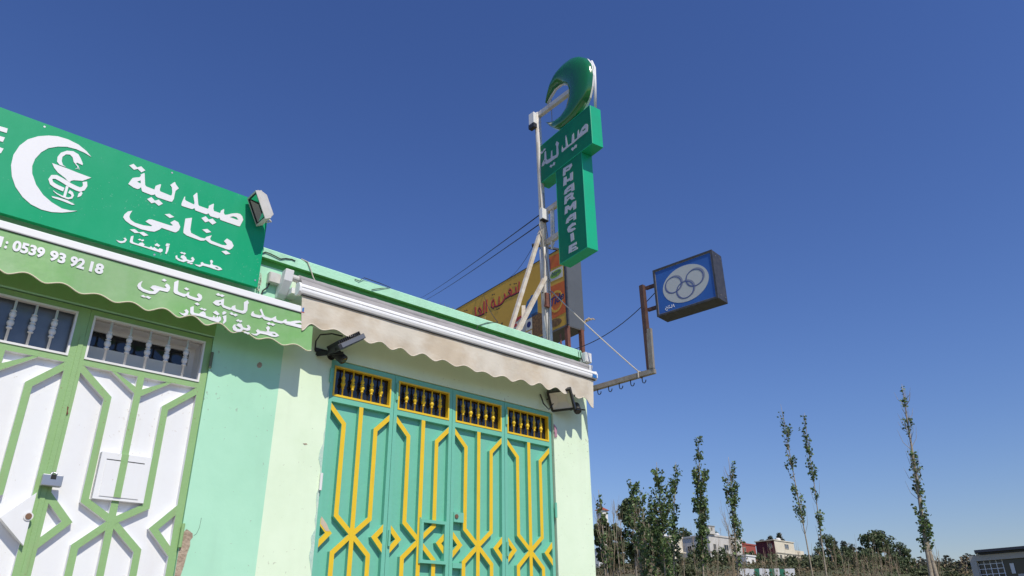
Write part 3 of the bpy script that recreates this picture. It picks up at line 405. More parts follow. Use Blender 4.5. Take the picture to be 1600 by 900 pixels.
'G2': [[[[-1.6892,6.7103],[-1.6718,6.717],[-1.6545,6.6973],[-1.6718,6.6906]]],[[[-1.643,6.7024],[-1.6257,6.7091],[-1.6085,6.6895],[-1.6257,6.6828]]],[[[-1.5696,6.4156],[-1.5526,6.4224],[-1.5358,6.4036],[-1.5527,6.3968]]],[[[-1.5189,6.4104],[-1.502,6.4172],[-1.4853,6.3984],[-1.5022,6.3916]]],[[[-1.2188,6.7085],[-1.2023,6.715],[-1.1862,6.6959],[-1.2027,6.6893]]],[[[-1.1185,6.6843],[-1.1022,6.6908],[-1.0864,6.6719],[-1.1027,6.6654]]],[[[-1.0703,6.6729],[-1.054,6.6794],[-1.0384,6.6605],[-1.0546,6.654]]],[[[-2.4708,6.7069],[-2.452,6.7139],[-2.4325,6.6934],[-2.4512,6.6864]]],[[[-2.4136,6.6965],[-2.395,6.7034],[-2.3756,6.683],[-2.3943,6.676]]],[[[-0.9158,6.4836],[-0.9,6.4901],[-0.8848,6.4718],[-0.9006,6.4653]]],[[[-1.432,6.1325],[-1.4154,6.1394],[-1.3992,6.1214],[-1.4157,6.1145]]],[[[-1.4459,6.1193],[-1.4293,6.1262],[-1.413,6.1082],[-1.4295,6.1013]]]]}

# positions of far trees and houses (metres)
FAR = {
'pop': [["P1",[22.54,19.8,0.49],[22.31,20.06,7.07],[[0.877,1.0,60,0.1],[0.524,0.877,140,0.15]],0.035],["P3",[25.63,20.79,0.73],[25.44,21.02,7.97],[[0.859,1.0,200,0.2],[0.472,0.859,400,0.37]],0.05],["P3b",[27.92,22.73,1.0],[28.06,22.56,8.09],[[0.864,1.0,140,0.22],[0.475,0.864,300,0.31]],0.05],["P5",[25.3,19.59,0.64],[25.37,19.51,8.46],[[0.879,1.0,160,0.19],[0.594,0.879,1300,0.47],[0.435,0.594,350,0.41]],0.06],["P6",[27.65,21.47,0.9],[28.26,20.66,9.06],[[0.875,1.0,160,0.18],[0.643,0.875,330,0.18],[0.412,0.643,200,0.18]],0.05],["P7",[27.67,19.77,0.81],[28.06,19.19,9.82],[[0.854,1.0,190,0.15],[0.664,0.854,900,0.29],[0.488,0.664,700,0.26],[0.371,0.488,90,0.18]],0.07],["P8",[29.35,19.07,0.9],[29.55,18.75,9.13],[[0.9,1.0,70,0.21],[0.787,0.9,300,0.27],[0.56,0.787,500,0.24],[0.399,0.56,120,0.18]],0.08],["P9",[33.57,17.81,1.14],[33.48,17.97,12.1],[[0.939,1.0,25,0.16],[0.798,0.939,270,0.23],[0.721,0.766,130,0.26],[0.62,0.673,90,0.13],[0.546,0.62,260,0.23]],0.055],["P10",[33.74,17.49,1.13],[33.94,17.08,11.57],[[0.945,1.0,30,0.13],[0.8,0.937,230,0.23],[0.699,0.794,150,0.2],[0.63,0.671,50,0.13],[0.52,0.575,140,0.16]],0.05],["P11",[31.65,12.42,0.71],[31.93,11.68,11.22],[[0.977,1.0,12,0.06],[0.848,0.965,110,0.26],[0.684,0.731,80,0.18],[0.59,0.684,200,0.15],[0.45,0.567,520,0.2],[0.368,0.45,200,0.18]],0.11]],
'sap': [[[30.11,26.34,1.39],[29.61,26.89,7.78]],[[33.18,28.9,1.8],[32.9,29.21,7.19]],[[28.58,25.04,1.19],[28.68,24.93,7.81]],[[29.37,25.66,1.29],[29.55,25.45,7.81]],[[31.2,26.6,1.49],[31.16,26.65,7.9]],[[34.71,28.64,1.9],[34.72,28.63,8.66]],[[32.12,27.07,1.59],[32.63,26.44,8.51]],[[34.62,28.75,1.9],[35.02,28.26,7.42]],[[34.42,27.41,1.8],[34.48,27.33,6.94]],[[36.97,27.38,2.01],[37.1,27.2,7.3]],[[40.57,29.23,2.41],[40.7,29.05,7.58]],[[42.54,29.9,2.6],[42.77,29.58,6.94]],[[37.82,26.2,2.01],[38.2,25.63,6.71]],[[30.85,20.44,1.09],[31.14,19.98,7.07]],[[31.16,19.95,1.09],[30.96,20.26,7.08]],[[43.65,28.27,2.6],[44.03,27.66,7.12]],[[44.45,26.99,2.58],[44.63,26.68,7.06]],[[43.02,25.49,2.38],[43.1,25.35,6.8]],[[45.62,26.98,2.66],[45.85,26.58,7.02]],[[47.64,27.48,2.82],[47.83,27.16,6.81]],[[43.69,24.31,2.34],[43.86,24.0,6.51]],[[46.21,23.85,2.47],[46.27,23.73,6.27]],[[44.7,22.41,2.26],[44.78,22.24,6.59]],[[45.01,21.78,2.24],[44.92,21.96,6.4]],[[48.48,23.79,2.58],[48.68,23.37,6.46]],[[44.17,21.21,2.12],[44.39,20.75,6.4]],[[49.76,23.42,2.62],[49.95,23.02,6.35]],[[47.3,21.6,2.37],[47.29,21.62,6.02]],[[42.73,19.58,1.91],[42.9,19.19,6.09]],[[45.58,20.55,2.17],[45.7,20.28,6.3]],[[48.37,21.68,2.42],[48.54,21.28,6.35]],[[43.85,19.54,1.98],[44.05,19.06,6.09]],[[47.78,20.52,2.32],[47.78,20.53,6.1]],[[46.2,19.12,2.14],[46.04,19.5,5.77]],[[31.74,12.2,0.7],[31.84,11.93,4.54]]],
'hill': [[36.95,30.64,2.21,5.85,9.94,1.02,0],[38.75,34.68,2.6,6.05,9.63,0.65,0],[39.12,31.14,2.41,5.81,9.22,0.71,0],[132.86,97.84,16.69,20.2,23.44,2.34,1],[149.19,100.71,17.1,22.15,24.3,1.44,1],[141.55,84.79,16.56,18.84,20.52,1.17,2],[142.39,83.37,16.49,18.77,20.92,1.46,2],[143.23,81.91,16.4,18.69,21.69,1.46,2],[111.54,56.43,11.37,12.66,16.28,1.44,1],[116.55,57.59,11.69,12.68,16.05,1.04,2],[117.08,56.49,11.59,12.44,15.79,1.27,2],[117.58,55.46,11.49,12.2,15.17,1.27,2],[118.07,54.41,11.4,11.88,14.74,1.27,1],[119.04,52.25,11.23,13.29,16.88,2.42,3],[121.35,51.93,11.33,12.32,16.11,0.7,2],[115.48,47.86,10.64,10.67,14.64,1.33,1],[117.74,50.2,10.95,10.95,14.41,1.59,1],[116.73,47.44,10.65,10.7,13.74,1.0,1],[116.69,52.6,11.14,11.06,14.21,1.59,1],[111.47,44.45,10.26,9.9,12.13,1.17,4],[113.61,44.45,10.3,9.83,11.6,0.97,4],[104.65,39.89,9.71,8.97,11.03,0.99,4],[103.13,38.25,9.49,8.79,11.25,1.17,4],[105.28,38.23,9.65,8.74,10.48,0.79,4],[99.03,34.91,8.85,8.25,10.77,0.84,4],[98.29,34.0,8.7,8.16,10.86,0.83,4],[98.56,33.19,8.69,8.12,10.94,1.01,4],[105.49,52.88,10.97,9.89,14.16,1.46,1],[107.76,52.79,10.97,9.82,13.97,1.49,1],[110.07,52.62,10.97,9.91,14.11,1.51,1],[106.97,49.82,10.68,9.58,13.14,1.57,1],[105.52,48.18,10.5,9.25,12.57,1.44,1],[107.98,47.57,10.48,9.32,12.68,1.67,1],[108.53,46.32,10.37,9.26,12.44,1.46,1],[107.19,44.35,10.17,9.08,11.86,1.44,1],[104.79,54.25,11.09,9.94,13.91,1.25,1],[42.3,36.7,2.96,6.16,9.56,0.74,0],[44.36,34.19,2.96,6.09,8.59,0.79,0],[44.87,39.84,3.25,6.28,8.53,0.74,5],[46.45,37.98,3.25,6.23,8.23,0.85,5],[55.8,42.26,4.01,6.73,8.06,0.74,5],[64.66,47.1,5.43,7.42,8.58,0.99,5],[115.82,78.65,13.67,12.87,16.96,2.48,1],[115.39,75.69,13.4,12.64,15.23,1.71,1],[120.87,74.53,13.9,13.53,16.09,2.01,1],[112.08,65.86,12.33,11.5,14.27,2.07,1],[107.89,65.09,12.01,10.98,13.31,1.79,5],[104.42,59.13,11.48,10.24,12.78,2.13,5],[100.97,55.04,11.09,9.82,12.56,2.04,5],[95.59,50.26,10.27,9.11,11.51,1.72,5],[93.45,47.88,9.76,8.71,10.89,1.49,5],[100.43,49.58,10.48,9.12,11.27,1.59,1],[99.45,47.01,10.12,8.91,11.01,1.75,5],[98.32,44.7,9.75,8.56,10.46,1.72,5],[115.58,82.49,13.94,13.34,16.67,1.76,1],[108.67,80.09,13.03,12.33,15.0,1.67,5],[102.48,79.98,12.46,12.03,14.81,1.84,5],[102.45,71.62,12.01,10.99,12.98,1.77,5],[98.65,64.74,11.61,10.02,11.71,1.67,5],[96.19,39.54,8.92,8.14,9.66,1.66,5],[93.17,36.32,8.19,7.68,8.92,1.59,5],[92.0,33.75,7.79,7.47,8.48,1.39,5]],
'hs': [["H1",[123.69,84.86,14.99,20.08,134.35,91.59,15.03]],["H1t",[124.4,84.7,19.92,21.45,124.77,86.55,15.1]],["H2",[115.56,87.59,14.34,19.2,122.46,87.85,14.35]],["H2g",[116.1,94.97,16.27,19.54,118.38,96.48,15.03]],["H3",[145.2,92.2,18.49,20.5,151.06,93.25,17.05]],["H4",[129.73,75.29,15.43,18.45,139.6,79.05,14.8]],["H5",[111.82,70.15,11.3,14.28,114.43,72.21,12.65]],["H5b",[108.16,68.44,10.11,12.39,110.59,72.33,12.25]],["H6",[111.75,100.06,22.17,25.11,113.53,100.92,15.03]],["H7",[99.99,90.7,14.67,16.4,100.87,91.5,13.03]]]}

# ------------------------------------------------------------------ the shop building
WF = 4.988      # face of the plaster
bld = thing('shop_building', 'single storey mint and pale green plastered shop building with two painted metal doors', 'building', (2.0, 5.0, 0.0))
m = MB()
m.prism([[(-6, 0), (0.165, 0), (0.165, 3.556), (1.708, 3.556), (1.708, 0), (2.215, 0), (2.215, 4.30), (-6, 4.30)]], FY(0), WF, 5.22)
o = m.build('mint_wall', mint, bld)
m = MB()
m.prism([[(2.215, 0), (2.612, 0), (2.612, 3.612), (4.968, 3.612), (4.968, 0), (5.445, 0), (5.445, 4.30), (2.215, 4.30)]], FY(0), WF, 5.22)
m.box(5.245, 5.445, 5.22, 11.0, 0, 4.30)
m.build('pale_wall', pale, bld)
m = MB(); m.box(-6, 5.245, 10.8, 11.0, 0, 4.30); m.box(-6, -5.8, 5.22, 10.8, 0, 4.30); m.build('rear_wall', mint, bld)
m = MB(); m.box(-5.8, 5.245, 5.22, 10.8, 3.95, 4.12); m.build('roof_slab', concrete, bld)
m = MB()
m.prism([[(4.944, 4.245), (4.944, 4.318), (4.952, 4.327), (5.16, 4.327), (5.16, 4.302), (4.986, 4.302), (4.986, 4.245)]], lambda u, v, d: (d, u, v), -6.0, 5.362)
o = m.build('cornice', [cornice_m, cornice_shade_green], bld)
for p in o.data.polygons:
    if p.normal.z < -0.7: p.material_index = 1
# dark green strip: shade under the cornice painted onto the wall
m = MB(); m.box(1.9, 5.36, 4.9835, 4.987, 4.205, 4.2445); m.build('cornice_shade_band', cornice_shade_green, bld)
m = MB(); m.box(-6, 5.2, 5.35, 10.7, 0.10, 0.14); m.build('shop_floor', concrete, bld)
# broken plaster beside the white door
m = MB(); m.prism([[(1.709, 2.275), (1.722, 2.268), (1.735, 2.285), (1.752, 2.277), (1.776, 2.262), (1.780, 2.24), (1.768, 2.22), (1.772, 2.19), (1.762, 2.14), (1.755, 2.07), (1.742, 2.0), (1.735, 1.9), (1.722, 1.75), (1.709, 1.7)]], FY(0), WF - 0.002, WF + 0.001)
m.build('bare_plaster', bare, bld)
m = MB(); m.prism([[(2.036, 3.437), (2.05, 3.452), (2.066, 3.448), (2.072, 3.43), (2.062, 3.412), (2.044, 3.408), (2.034, 3.42)]], FY(0), WF - 0.002, WF + 0.001); m.build('bare_plaster', bare, bld)
m = MB(); m.prism([[(2.446, 2.93), (2.475, 2.936), (2.482, 2.928), (2.462, 2.922)]], FY(0), WF - 0.002, WF + 0.001); m.build('bare_plaster', bare, bld)
m = MB()
rnd = random.Random(5)
z = 1.7; pl = []
while z < 3.5: pl.append((2.612 - rnd.uniform(0.0, 0.035) * (0.35 if z > 3.0 else 1), z)); z += 0.06
m.prism([[(2.6125, 1.7)] + pl + [(2.6125, 3.5)]], FY(0), WF - 0.0025, WF + 0.001); m.build('worn_plaster_edge', mat('worn_teal_plaster', (0.42, 0.62, 0.52), 0.9, rgb2=(0.62, 0.72, 0.62), scale=20, amt=0.9, bump=0.5), bld)
m = MB(); m.tube([(1.785, WF - .001, 2.25), (1.80, WF - .001, 2.262), (1.812, WF - .001, 2.30), (1.815, WF - .001, 2.36)], 0.0009, 4); m.build('crack', cable_black, bld)

def bar(mb, pts, w, dy, x0=None, x1=None, y=5.0, depth=0.036, ends=None):
    pl = strip(pts, w)
    if x0 is not None: pl = clipx(pl, x0, x1)
    mb.prism([pl], FY(0), y + dy, y + depth, 0, 1)
def baluster(cx, y, z0, z1, r, mtl, parent, flip=False):
    """turned spindle: thin rod with a vase-shaped middle"""
    h = z1 - z0
    pr = [(0.42, 0), (0.42, .28), (.75, .29), (.8, .31), (.55, .33), (.85, .37), (1.15, .42), (1.2, .46), (.9, .51), (.6, .535), (.95, .55), (.95, .57), (.6, .585), (.8, .62), (1.0, .66), (.85, .71), (.55, .735), (.7, .75), (.42, .77), (.42, 1.0)]
    if flip: pr = [(0.42, 0), (0.42, .30), (.9, .31), (.95, .335), (.5, .35), (.85, .38), (1.15, .43), (1.05, .48), (.5, .515), (.95, .525), (.95, .545), (.5, .555), (.85, .59), (1.1, .64), (.95, .685), (.5, .71), (.95, .72), (.9, .74), (.42, .76), (.42, 1.0)]
    mb = MB(); mb.lathe(cx, y, [(a * r, z0 + b * h) for a, b in pr], 10)
    return mb.build('baluster', mtl, parent, smooth=True)

# --- green folding door with yellow bars, four leaves
for k in range(4):
    c = 2.906 + 0.5835 * k; xl, xr = c - 0.290, c + 0.290
    il, ir = c - 0.258, c + 0.258                       # inner faces of the stiles
    m = MB()
    m.box(xl, xr, 5.037, 5.047, 0.30, 3.30)             # back sheet
    m.box(xl, il, 5.0, 5.037, 0.30, 3.606); m.box(ir, xr, 5.0, 5.037, 0.30, 3.606)
    m.box(il, ir, 5.0, 5.037, 3.284, 3.327); m.box(il, ir, 5.0, 5.037, 3.567, 3.606)
    m.box(il, ir, 5.0, 5.037, 0.30, 0.45)
    leaf = m.build('door_leaf', teal, bld)
    # transom light
    m = MB()
    fz0, fz1, fl, fr = 3.327, 3.567, c - 0.2575, c + 0.2575
    for a in ((fl, fr, fz0, fz0 + .016), (fl, fr, fz1 - .012, fz1), (fl, fl + .013, fz0 + .016, fz1 - .012), (fr - .013, fr, fz0 + .016, fz1 - .012)):
        m.box(a[0], a[1], 4.996, 5.034, a[2], a[3])
    m.build('transom_frame', yellow, leaf)
    for j in range(5):
        baluster(c + (j - 2) * 0.0845, 5.012, fz0 + .016, fz1 - .012, 0.0155, yellow, leaf)
    m = MB(); m.box(il, ir, 5.0405, 5.044, 3.3005, 3.60); m.build('glass_pane', glass_dark, leaf)
    # raised bars
    w = 0.036
    def add(pts, dy, wd=w):
        m = MB(); bar(m, pts, wd, dy, il, ir); m.build('raised_bar', [yellow, teal], leaf)
    ztop = 3.2835
    m = MB(); m.box(c - w / 2, c + w / 2, 5.0, 5.036, 0.46, ztop, 0)
    o = m.build('raised_bar', [yellow, teal], leaf)
    for p in o.data.polygons:
        p.material_index = 0 if p.normal.y < -0.5 else 1
    for s in (-1, 1):
        dd = 0.0006 if s < 0 else 0.0012
        add([(c + s * 0.30, 3.288), (c + s * 0.139, 3.13), (c + s * 0.139, 2.466), (c, 2.345)], dd)
        add([(c, 2.345), (c + s * 0.145, 2.212), (c + s * 0.145, 0.47)], dd + 0.0012)
        add([(c + s * 0.30, 2.452), (c + s * 0.187, 2.340), (c + s * 0.30, 2.222)], 0.0002, 0.038)
    # hinges between the leaves
    for hz in ((3.40, 3.54), (2.285, 2.40), (1.0, 1.12)):
        if k in (1, 3):
            m = MB(); m.tube([(xl + .018, 4.992, hz[0]), (xl + .018, 4.992, hz[1])], 0.010, 8); m.build('hinge', teal, leaf)
    if k == 3:
        for hz in ((2.645, 2.775), (1.1, 1.23)):
            m = MB(); m.tube([(xr + .006, 4.978, hz[0]), (xr + .006, 4.978, hz[1])], 0.012, 8); m.build('hinge', teal, leaf)
    if k == 0:
        for hz in ((3.42, 3.53), (2.62, 2.74)):
            m = MB(); m.tube([(xl - .004, 4.978, hz[0]), (xl - .004, 4.978, hz[1])], 0.011, 8); m.build('hinge', white_paint if hz[0] < 3 else teal, leaf)
    if k == 1:     # small hatch
        hx0, hx1, hz0, hz1 = 3.497, ir, 2.185, 2.505
        m = MB(); t = 0.024
        m.box(hx0, hx1, 4.986, 5.035, hz0, hz0 + t); m.box(hx0, hx1, 4.986, 5.035, hz1 - t, hz1)
        m.box(hx0, hx0 + t, 4.9865, 5.035, hz0 + t, hz1 - t); m.box(hx1 - t, hx1, 4.9865, 5.035, hz0 + t, hz1 - t)
        m.build('hatch_frame', teal, leaf)
        m = MB(); m.box(hx0 - .008, hx0, 4.990, 5.035, hz0 - .004, hz1 + .012); m.build('hatch_edge', teal, leaf)
    if k == 2:
        m = MB(); m.box(3.815, 3.912, 4.990, 5.034, 2.512, 2.588); lp = m.build('lock_plate', teal, leaf)
        m = MB(); m.tube([(3.838, 4.983, 2.555), (3.838, 4.992, 2.555)], 0.017, 12); m.build('lock_cylinder', mat('brass', (0.30, 0.17, 0.10), 0.45, metal=0.6, var=0.3), leaf)
        m = MB(); m.box(3.815, 3.905, 4.994, 5.034, 2.165, 2.203); m.build('latch_plate', teal, leaf)
    if k == 0:
        m = MB(); m.prism([[(2.652, 2.45), (2.70, 2.40), (2.727, 2.352), (2.695, 2.352), (2.652, 2.398)]], FY(0), 4.9993, 5.001); m.build('worn_paint', mat('worn_pink', (0.60, 0.50, 0.38), 0.8, var=0.3, scale=40), leaf)
m = MB(); m.box(2.6125, 4.9675, 5.05, 5.10, 3.56, 3.61); m.box(2.6125, 2.6155, 5.0, 5.2, 0.14, 3.61); m.build('door_frame', teal, bld)

# --- white double door with green bars
def white_leaf(c, half, pl, pr, bs, left):
    """c centre of the pattern, half width of the clear panel, pl/pr outer edges of the leaf"""
    il, ir = c - half, c + half
    m = MB()
    m.box(pl, pr, 5.034, 5.044, 0.25, 3.215, 1)
    m.box(pl, il, 5.0, 5.034, 0.25, 3.548, 0); m.box(ir, pr, 5.0, 5.034, 0.25, 3.548, 0)
    m.box(il, ir, 5.0, 5.034, 3.183, 3.222, 0); m.box(il, ir, 5.0, 5.034, 3.513, 3.548, 0)
    m.box(il, ir, 5.0, 5.034, 0.25, 0.42, 0)
    leaf = m.build('door_leaf', [gate_green, gate_white], bld)
    for p in leaf.data.polygons:      # inner reveals of the frame are white
        cx = p.center.x
        if p.material_index == 0 and abs(p.normal.y) < 0.5 and 0.43 < p.center.z < 3.3: p.material_index = 1 if (il - .001 < cx < ir + .001) else 0
    w = 0.041
    cb = c - 0.008
    def add(pts, dy, x0=il, x1=ir, wd=w):
        m = MB(); bar(m, pts, wd, dy, x0, x1, depth=0.033); return m.build('raised_bar', [gate_green, gate_white], leaf)
    o = add([(cb, 3.183), (cb, 0.43)], 0.0)
    for s in (-1, 1):
        dd = 0.0006 if s < 0 else 0.0012
        add([(c + s * (half + .06), 3.215), (c + s * 0.172, 3.012), (c + s * 0.172, 2.398), (c, 2.296)], dd)
        add([(c, 2.296), (c + s * 0.170, 2.142), (c + s * 0.170, 0.44)], dd + 0.0012)
        m = MB(); pl_ = strip([(c + s * 0.17, 3.225), (c, 3.075)], w)
        pl_ = [(x, min(z, 3.1828)) for x, z in pl_]
        m.prism([pl_], FY(0), 5.0 + dd + 0.0003, 5.033, 0, 1); m.build('raised_bar', [gate_green, gate_white], leaf)
        if not (left and s > 0): add([(c + s * (half + .05), 2.447), (c + s * (half - .115), 2.272), (c + s * (half + .05), 2.097)], 0.0003)
    # transom light
    m = MB(); fz0, fz1 = 3.223, 3.512
    for a in ((il, ir, fz0, fz0 + .013), (il, ir, fz1 - .012, fz1), (il, il + .012, fz0 + .013, fz1 - .012), (ir - .012, ir, fz0 + .013, fz1 - .012)):
        m.box(a[0], a[1], 4.994, 5.03, a[2], a[3])
    m.build('transom_frame', white_paint, leaf)
    for j in range(5): baluster(c + (j - 2) * bs, 5.010, fz0 + .013, fz1 - .012, 0.0175, white_paint, leaf, flip=True)
    if left:
        m = MB(); m.box(il, ir, 5.052, 5.056, 3.216, 3.53); m.build('glass_pane', glass_frost, leaf)
    else:
        m = MB()      # deep white box behind the bars with a window at its back
        m.box(il, ir, 5.05, 5.22, 3.500, 3.512); m.box(il, il + .01, 5.05, 5.22, 3.23, 3.50); m.box(ir - .01, ir, 5.05, 5.22, 3.23, 3.50)
        m.box(il + .01, ir - .01, 5.15, 5.165, 3.23, 3.365); m.box(il + .01, ir - .01, 5.15, 5.165, 3.47, 3.50); m.box(ir - .045, ir - .01, 5.15, 5.165, 3.365, 3.47)
        m.build('transom_box', white_paint, leaf)
        m = MB(); m.box(il + .01, ir - .045, 5.168, 5.172, 3.36, 3.475); m.build('glass_pane', glass_dark, leaf)
    return leaf
lf_l = white_leaf(0.535, 0.330, 0.168, 0.932, 0.110, True)
lf_r = white_leaf(1.307, 0.352, 0.9335, 1.705, 0.120, False)
m = MB(); m.box(0.905, 0.9322, 4.9955, 4.9998, 0.3, 3.36); m.build('cover_strip', gate_green, lf_l)
m = MB(); m.box(0.168, 1.705, 5.03, 5.2, 3.549, 3.556); m.build('door_head', gate_green, bld)
m = MB(); m.box(0.10, 1.708, WF - .004, WF - .0005, 3.561, 3.80); m.build('painted_lintel', gate_green, bld)
# letter box / meter box on the right leaf
m = MB()
m.box(1.168, 1.454, 4.988, 5.033, 2.412, 2.686)
bx = m.build('meter_box', gate_white, lf_r)
m = MB(); m.box(1.200, 1.418, 4.984, 4.9878, 2.430, 2.640); m.build('meter_box_door', gate_white, lf_r)
m = MB(); m.box(1.279, 1.319, 4.981, 4.9838, 2.4302, 2.6398, 0); m.box(1.279, 1.319, 4.9845, 4.9878, 2.641, 2.6858); m.build('painted_stripe', gate_green, lf_r)
m = MB(); m.box(1.20, 1.418, 4.9866, 4.9875, 2.6405, 2.6465); m.build('gap', cable_black, lf_r)
for hz in ((2.175, 2.315), (3.33, 3.44)):
    m = MB(); m.tube([(1.7085, 4.979, hz[0]), (1.7085, 4.979, hz[1])], 0.011, 8); m.build('hinge', gate_green if hz[0] < 3 else mat('old_hinge', (0.14, 0.17, 0.11), .7), lf_r)
m = MB(); m.prism([[(0.738, 2.262), (0.880, 2.410), (0.880, 2.128)]], FY(0), 4.972, 5.032); pk = m.build('lock_guard', gate_white, lf_l)
m = MB(); m.tube([(0.868, 4.962, 2.280), (0.868, 4.972, 2.280)], 0.016, 12); m.build('lock_cylinder', MATS['brass'], lf_l)
m = MB(); m.tube([(0.868, 4.9665, 2.280), (0.868, 4.972, 2.280)], 0.024, 14); m.build('lock_rosette', white_paint, lf_l)
m = MB(); m.prism([[(0.958, 2.92), (0.968, 2.915), (0.966, 2.895), (0.974, 2.875), (0.964, 2.868), (0.962, 2.89)]], lambda u, v, d: (u - .03, d, v), 4.9948, 4.9955); m.build('chipped_paint', rust, lf_l)
# hanging padlock (a loose thing)
pad = thing('padlock', 'grey steel block padlock hanging on the green middle post of the white door', 'padlock', (0.945, 4.97, 2.46))
m = MB(); m.box(0.885, 0.988, 4.945, 4.982, 2.448, 2.512); m.build('lock_body', steel, pad, bevel=0.004)
m = MB(); m.tube([(0.925, 4.95, 2.488), (0.925, 4.95, 2.518), (0.932, 4.955, 2.523), (0.944, 4.955, 2.523), (0.951, 4.95, 2.518), (0.951, 4.95, 2.488)], 0.0055, 8); m.build('shackle', steel, pad, smooth=True)
m = MB(); m.box(0.925, 0.952, 4.9435, 4.9448, 2.486, 2.513); m.build('shackle_slot', black, pad)

# ------------------------------------------------------------------ pharmacy sign board
sg = thing('pharmacy_sign_board', 'long green fascia sign with white Arabic lettering and crescent snake emblem above the green awning', 'sign', (0.0, 4.92, 3.97))
m = MB(); m.box(-4.2, 1.925, 4.906, 4.943, 3.972, 4.665); m.build('sign_panel', sign_green, sg)
def letters(name, key, mtl, parent, fn, d0, d1):
    mb = MB()
    for k, loops in enumerate(DATA[key]): mb.prism(loops, fn, d0 - k * 0.00004, d1)
    return mb.build(name, mtl, parent)
letters('large_arabic_word', 'S1', sign_white, sg, FY(0), 4.9025, 4.9065)
letters('owner_name_lettering', 'S2', sign_white, sg, FY(0), 4.9025, 4.9065)
letters('street_name_lettering', 'S3', sign_white, sg, FY(0), 4.9025, 4.9065)
letters('crescent', 'CR', sign_white, sg, FY(0), 4.9025, 4.9065)
letters('bowl_and_snake_emblem', 'HY', sign_white, sg, FY(0), 4.9025, 4.9065)
letters('latin_lettering', 'EE', sign_white, sg, FY(0), 4.9025, 4.9065)
text_mesh('latin_lettering', 'PHARMACI', 0.36, sign_white, sg, lambda x, y: (x + 0.08, 4.9025, y + 4.285), shear=0.25, offset=0.012, align='RIGHT')
m = MB()
for x, z in ((1.86, 4.63), (1.90, 4.02), (1.2, 4.64), (1.2, 3.99), (0.4, 4.64)): m.tube([(x, 4.9045, z), (x, 4.907, z)], 0.007, 8)
m.build('screw_heads', steel, sg)

# flood lamp at the end of the sign
def dirs(nrm, up=(0, 0, 1)):
    n = Vector(nrm).normalized(); u = Vector(up); x = u.cross(n).normalized(); y = n.cross(x).normalized(); return n, x, y
def obox(mb, c, ax, ay, az, hx, hy, hz, mi=0, taper=1.0):
    c = Vector(c); q = lambda s, t: [c + az * s + ax * (a * hx * t) + ay * (b * hy * t) for a, b in ((-1, -1), (1, -1), (1, 1), (-1, 1))]
    mb.hexa(q(-hz, taper), q(hz, 1.0), mi)
def floodlamp(name, label, c, nrm, up, hw, hh, hd, mats, bracket_to, ribs=True):
    n, x, y = dirs(nrm, up); c = Vector(c); body, frame, lens, inner = mats
    t = thing(name, label, 'flood light', tuple(c))
    m = MB(); obox(m, c - n * (hd + .030), x, y, n, hw * .98, hh * .98, hd * .9, 0, 0.72); [m.face([c + x * (a[0] * hw * .98) + y * (a[1] * hh * .98) - n * .036, c + x * (b[0] * hw * .98) + y * (b[1] * hh * .98) - n * .036, c + x * (b[0] * hw * .98) + y * (b[1] * hh * .98), c + x * (a[0] * hw * .98) + y * (a[1] * hh * .98)]) for a, b in (((-1, -1), (1, -1)), ((1, -1), (1, 1)), ((1, 1), (-1, 1)), ((-1, 1), (-1, -1)))]; m.build('housing', body, t, bevel=0.004)
    m = MB(); e = 0.10
    for sx_, sy_, wx, wy in ((0, 1 - e / 2, 1, e / 2), (0, -1 + e / 2, 1, e / 2), (1 - e / 2, 0, e / 2, 1 - e), (-1 + e / 2, 0, e / 2, 1 - e)):
        obox(m, c + x * (sx_ * hw) + y * (sy_ * hh), x, y, n, wx * hw, wy * hh, 0.013)
    m.build('front_frame', frame, t)
    m = MB()
    for sx_, sy_, wx, wy in ((0, .86, .9, .04), (0, -.86, .9, .04), (.87, 0, .035, .82), (-.87, 0, .035, .82)): obox(m, c + x * (sx_ * hw) + y * (sy_ * hh) + n * .006, x, y, n, wx * hw, wy * hh, 0.005)
    m.build('gasket', black, t)
    m = MB(); q = [c + x * (a * hw * .9) + y * (b * hh * .9) + n * 0.004 for a, b in ((-1, -1), (1, -1), (1, 1), (-1, 1))]
    r = [c + x * (a * hw * .34) + y * (b * hh * .3) - n * 0.030 for a, b in ((-1, -1), (1, -1), (1, 1), (-1, 1))]
    for k in range(4): m.face([q[k], q[(k + 1) % 4], r[(k + 1) % 4], r[k]])
    m.face(r)
    m.build('reflector', inner, t, fix=False)
    if ribs:
        for k in range(7):
            m = MB(); obox(m, c - n * (hd * 1.9) + x * ((k - 3) * hw * .2), x, y, n, 0.003, hh * .62, 0.014); m.build('cooling_fin', frame, t)
    m = MB(); p0 = c - n * hd * 1.2
    for s in (-1, 1):
        m.tube([p0 + x * s * hw * 1.02, p0 + x * s * hw * 1.02 - n * hd * 1.5, Vector(bracket_to) + x * s * 0.02], 0.006, 6)
    m.build('bracket', frame, t)
    return t
floodlamp('flood_light', 'weathered white flood light reflecting green at the top right corner of the fascia sign', (1.80, 4.805, 4.54), (-0.89, 0.0, -0.455), (0, 1, 0), 0.112, 0.074, 0.026, (lightgrey, lightgrey, glass_dark, lamp_mirror), (1.90, 4.925, 4.60), ribs=False)

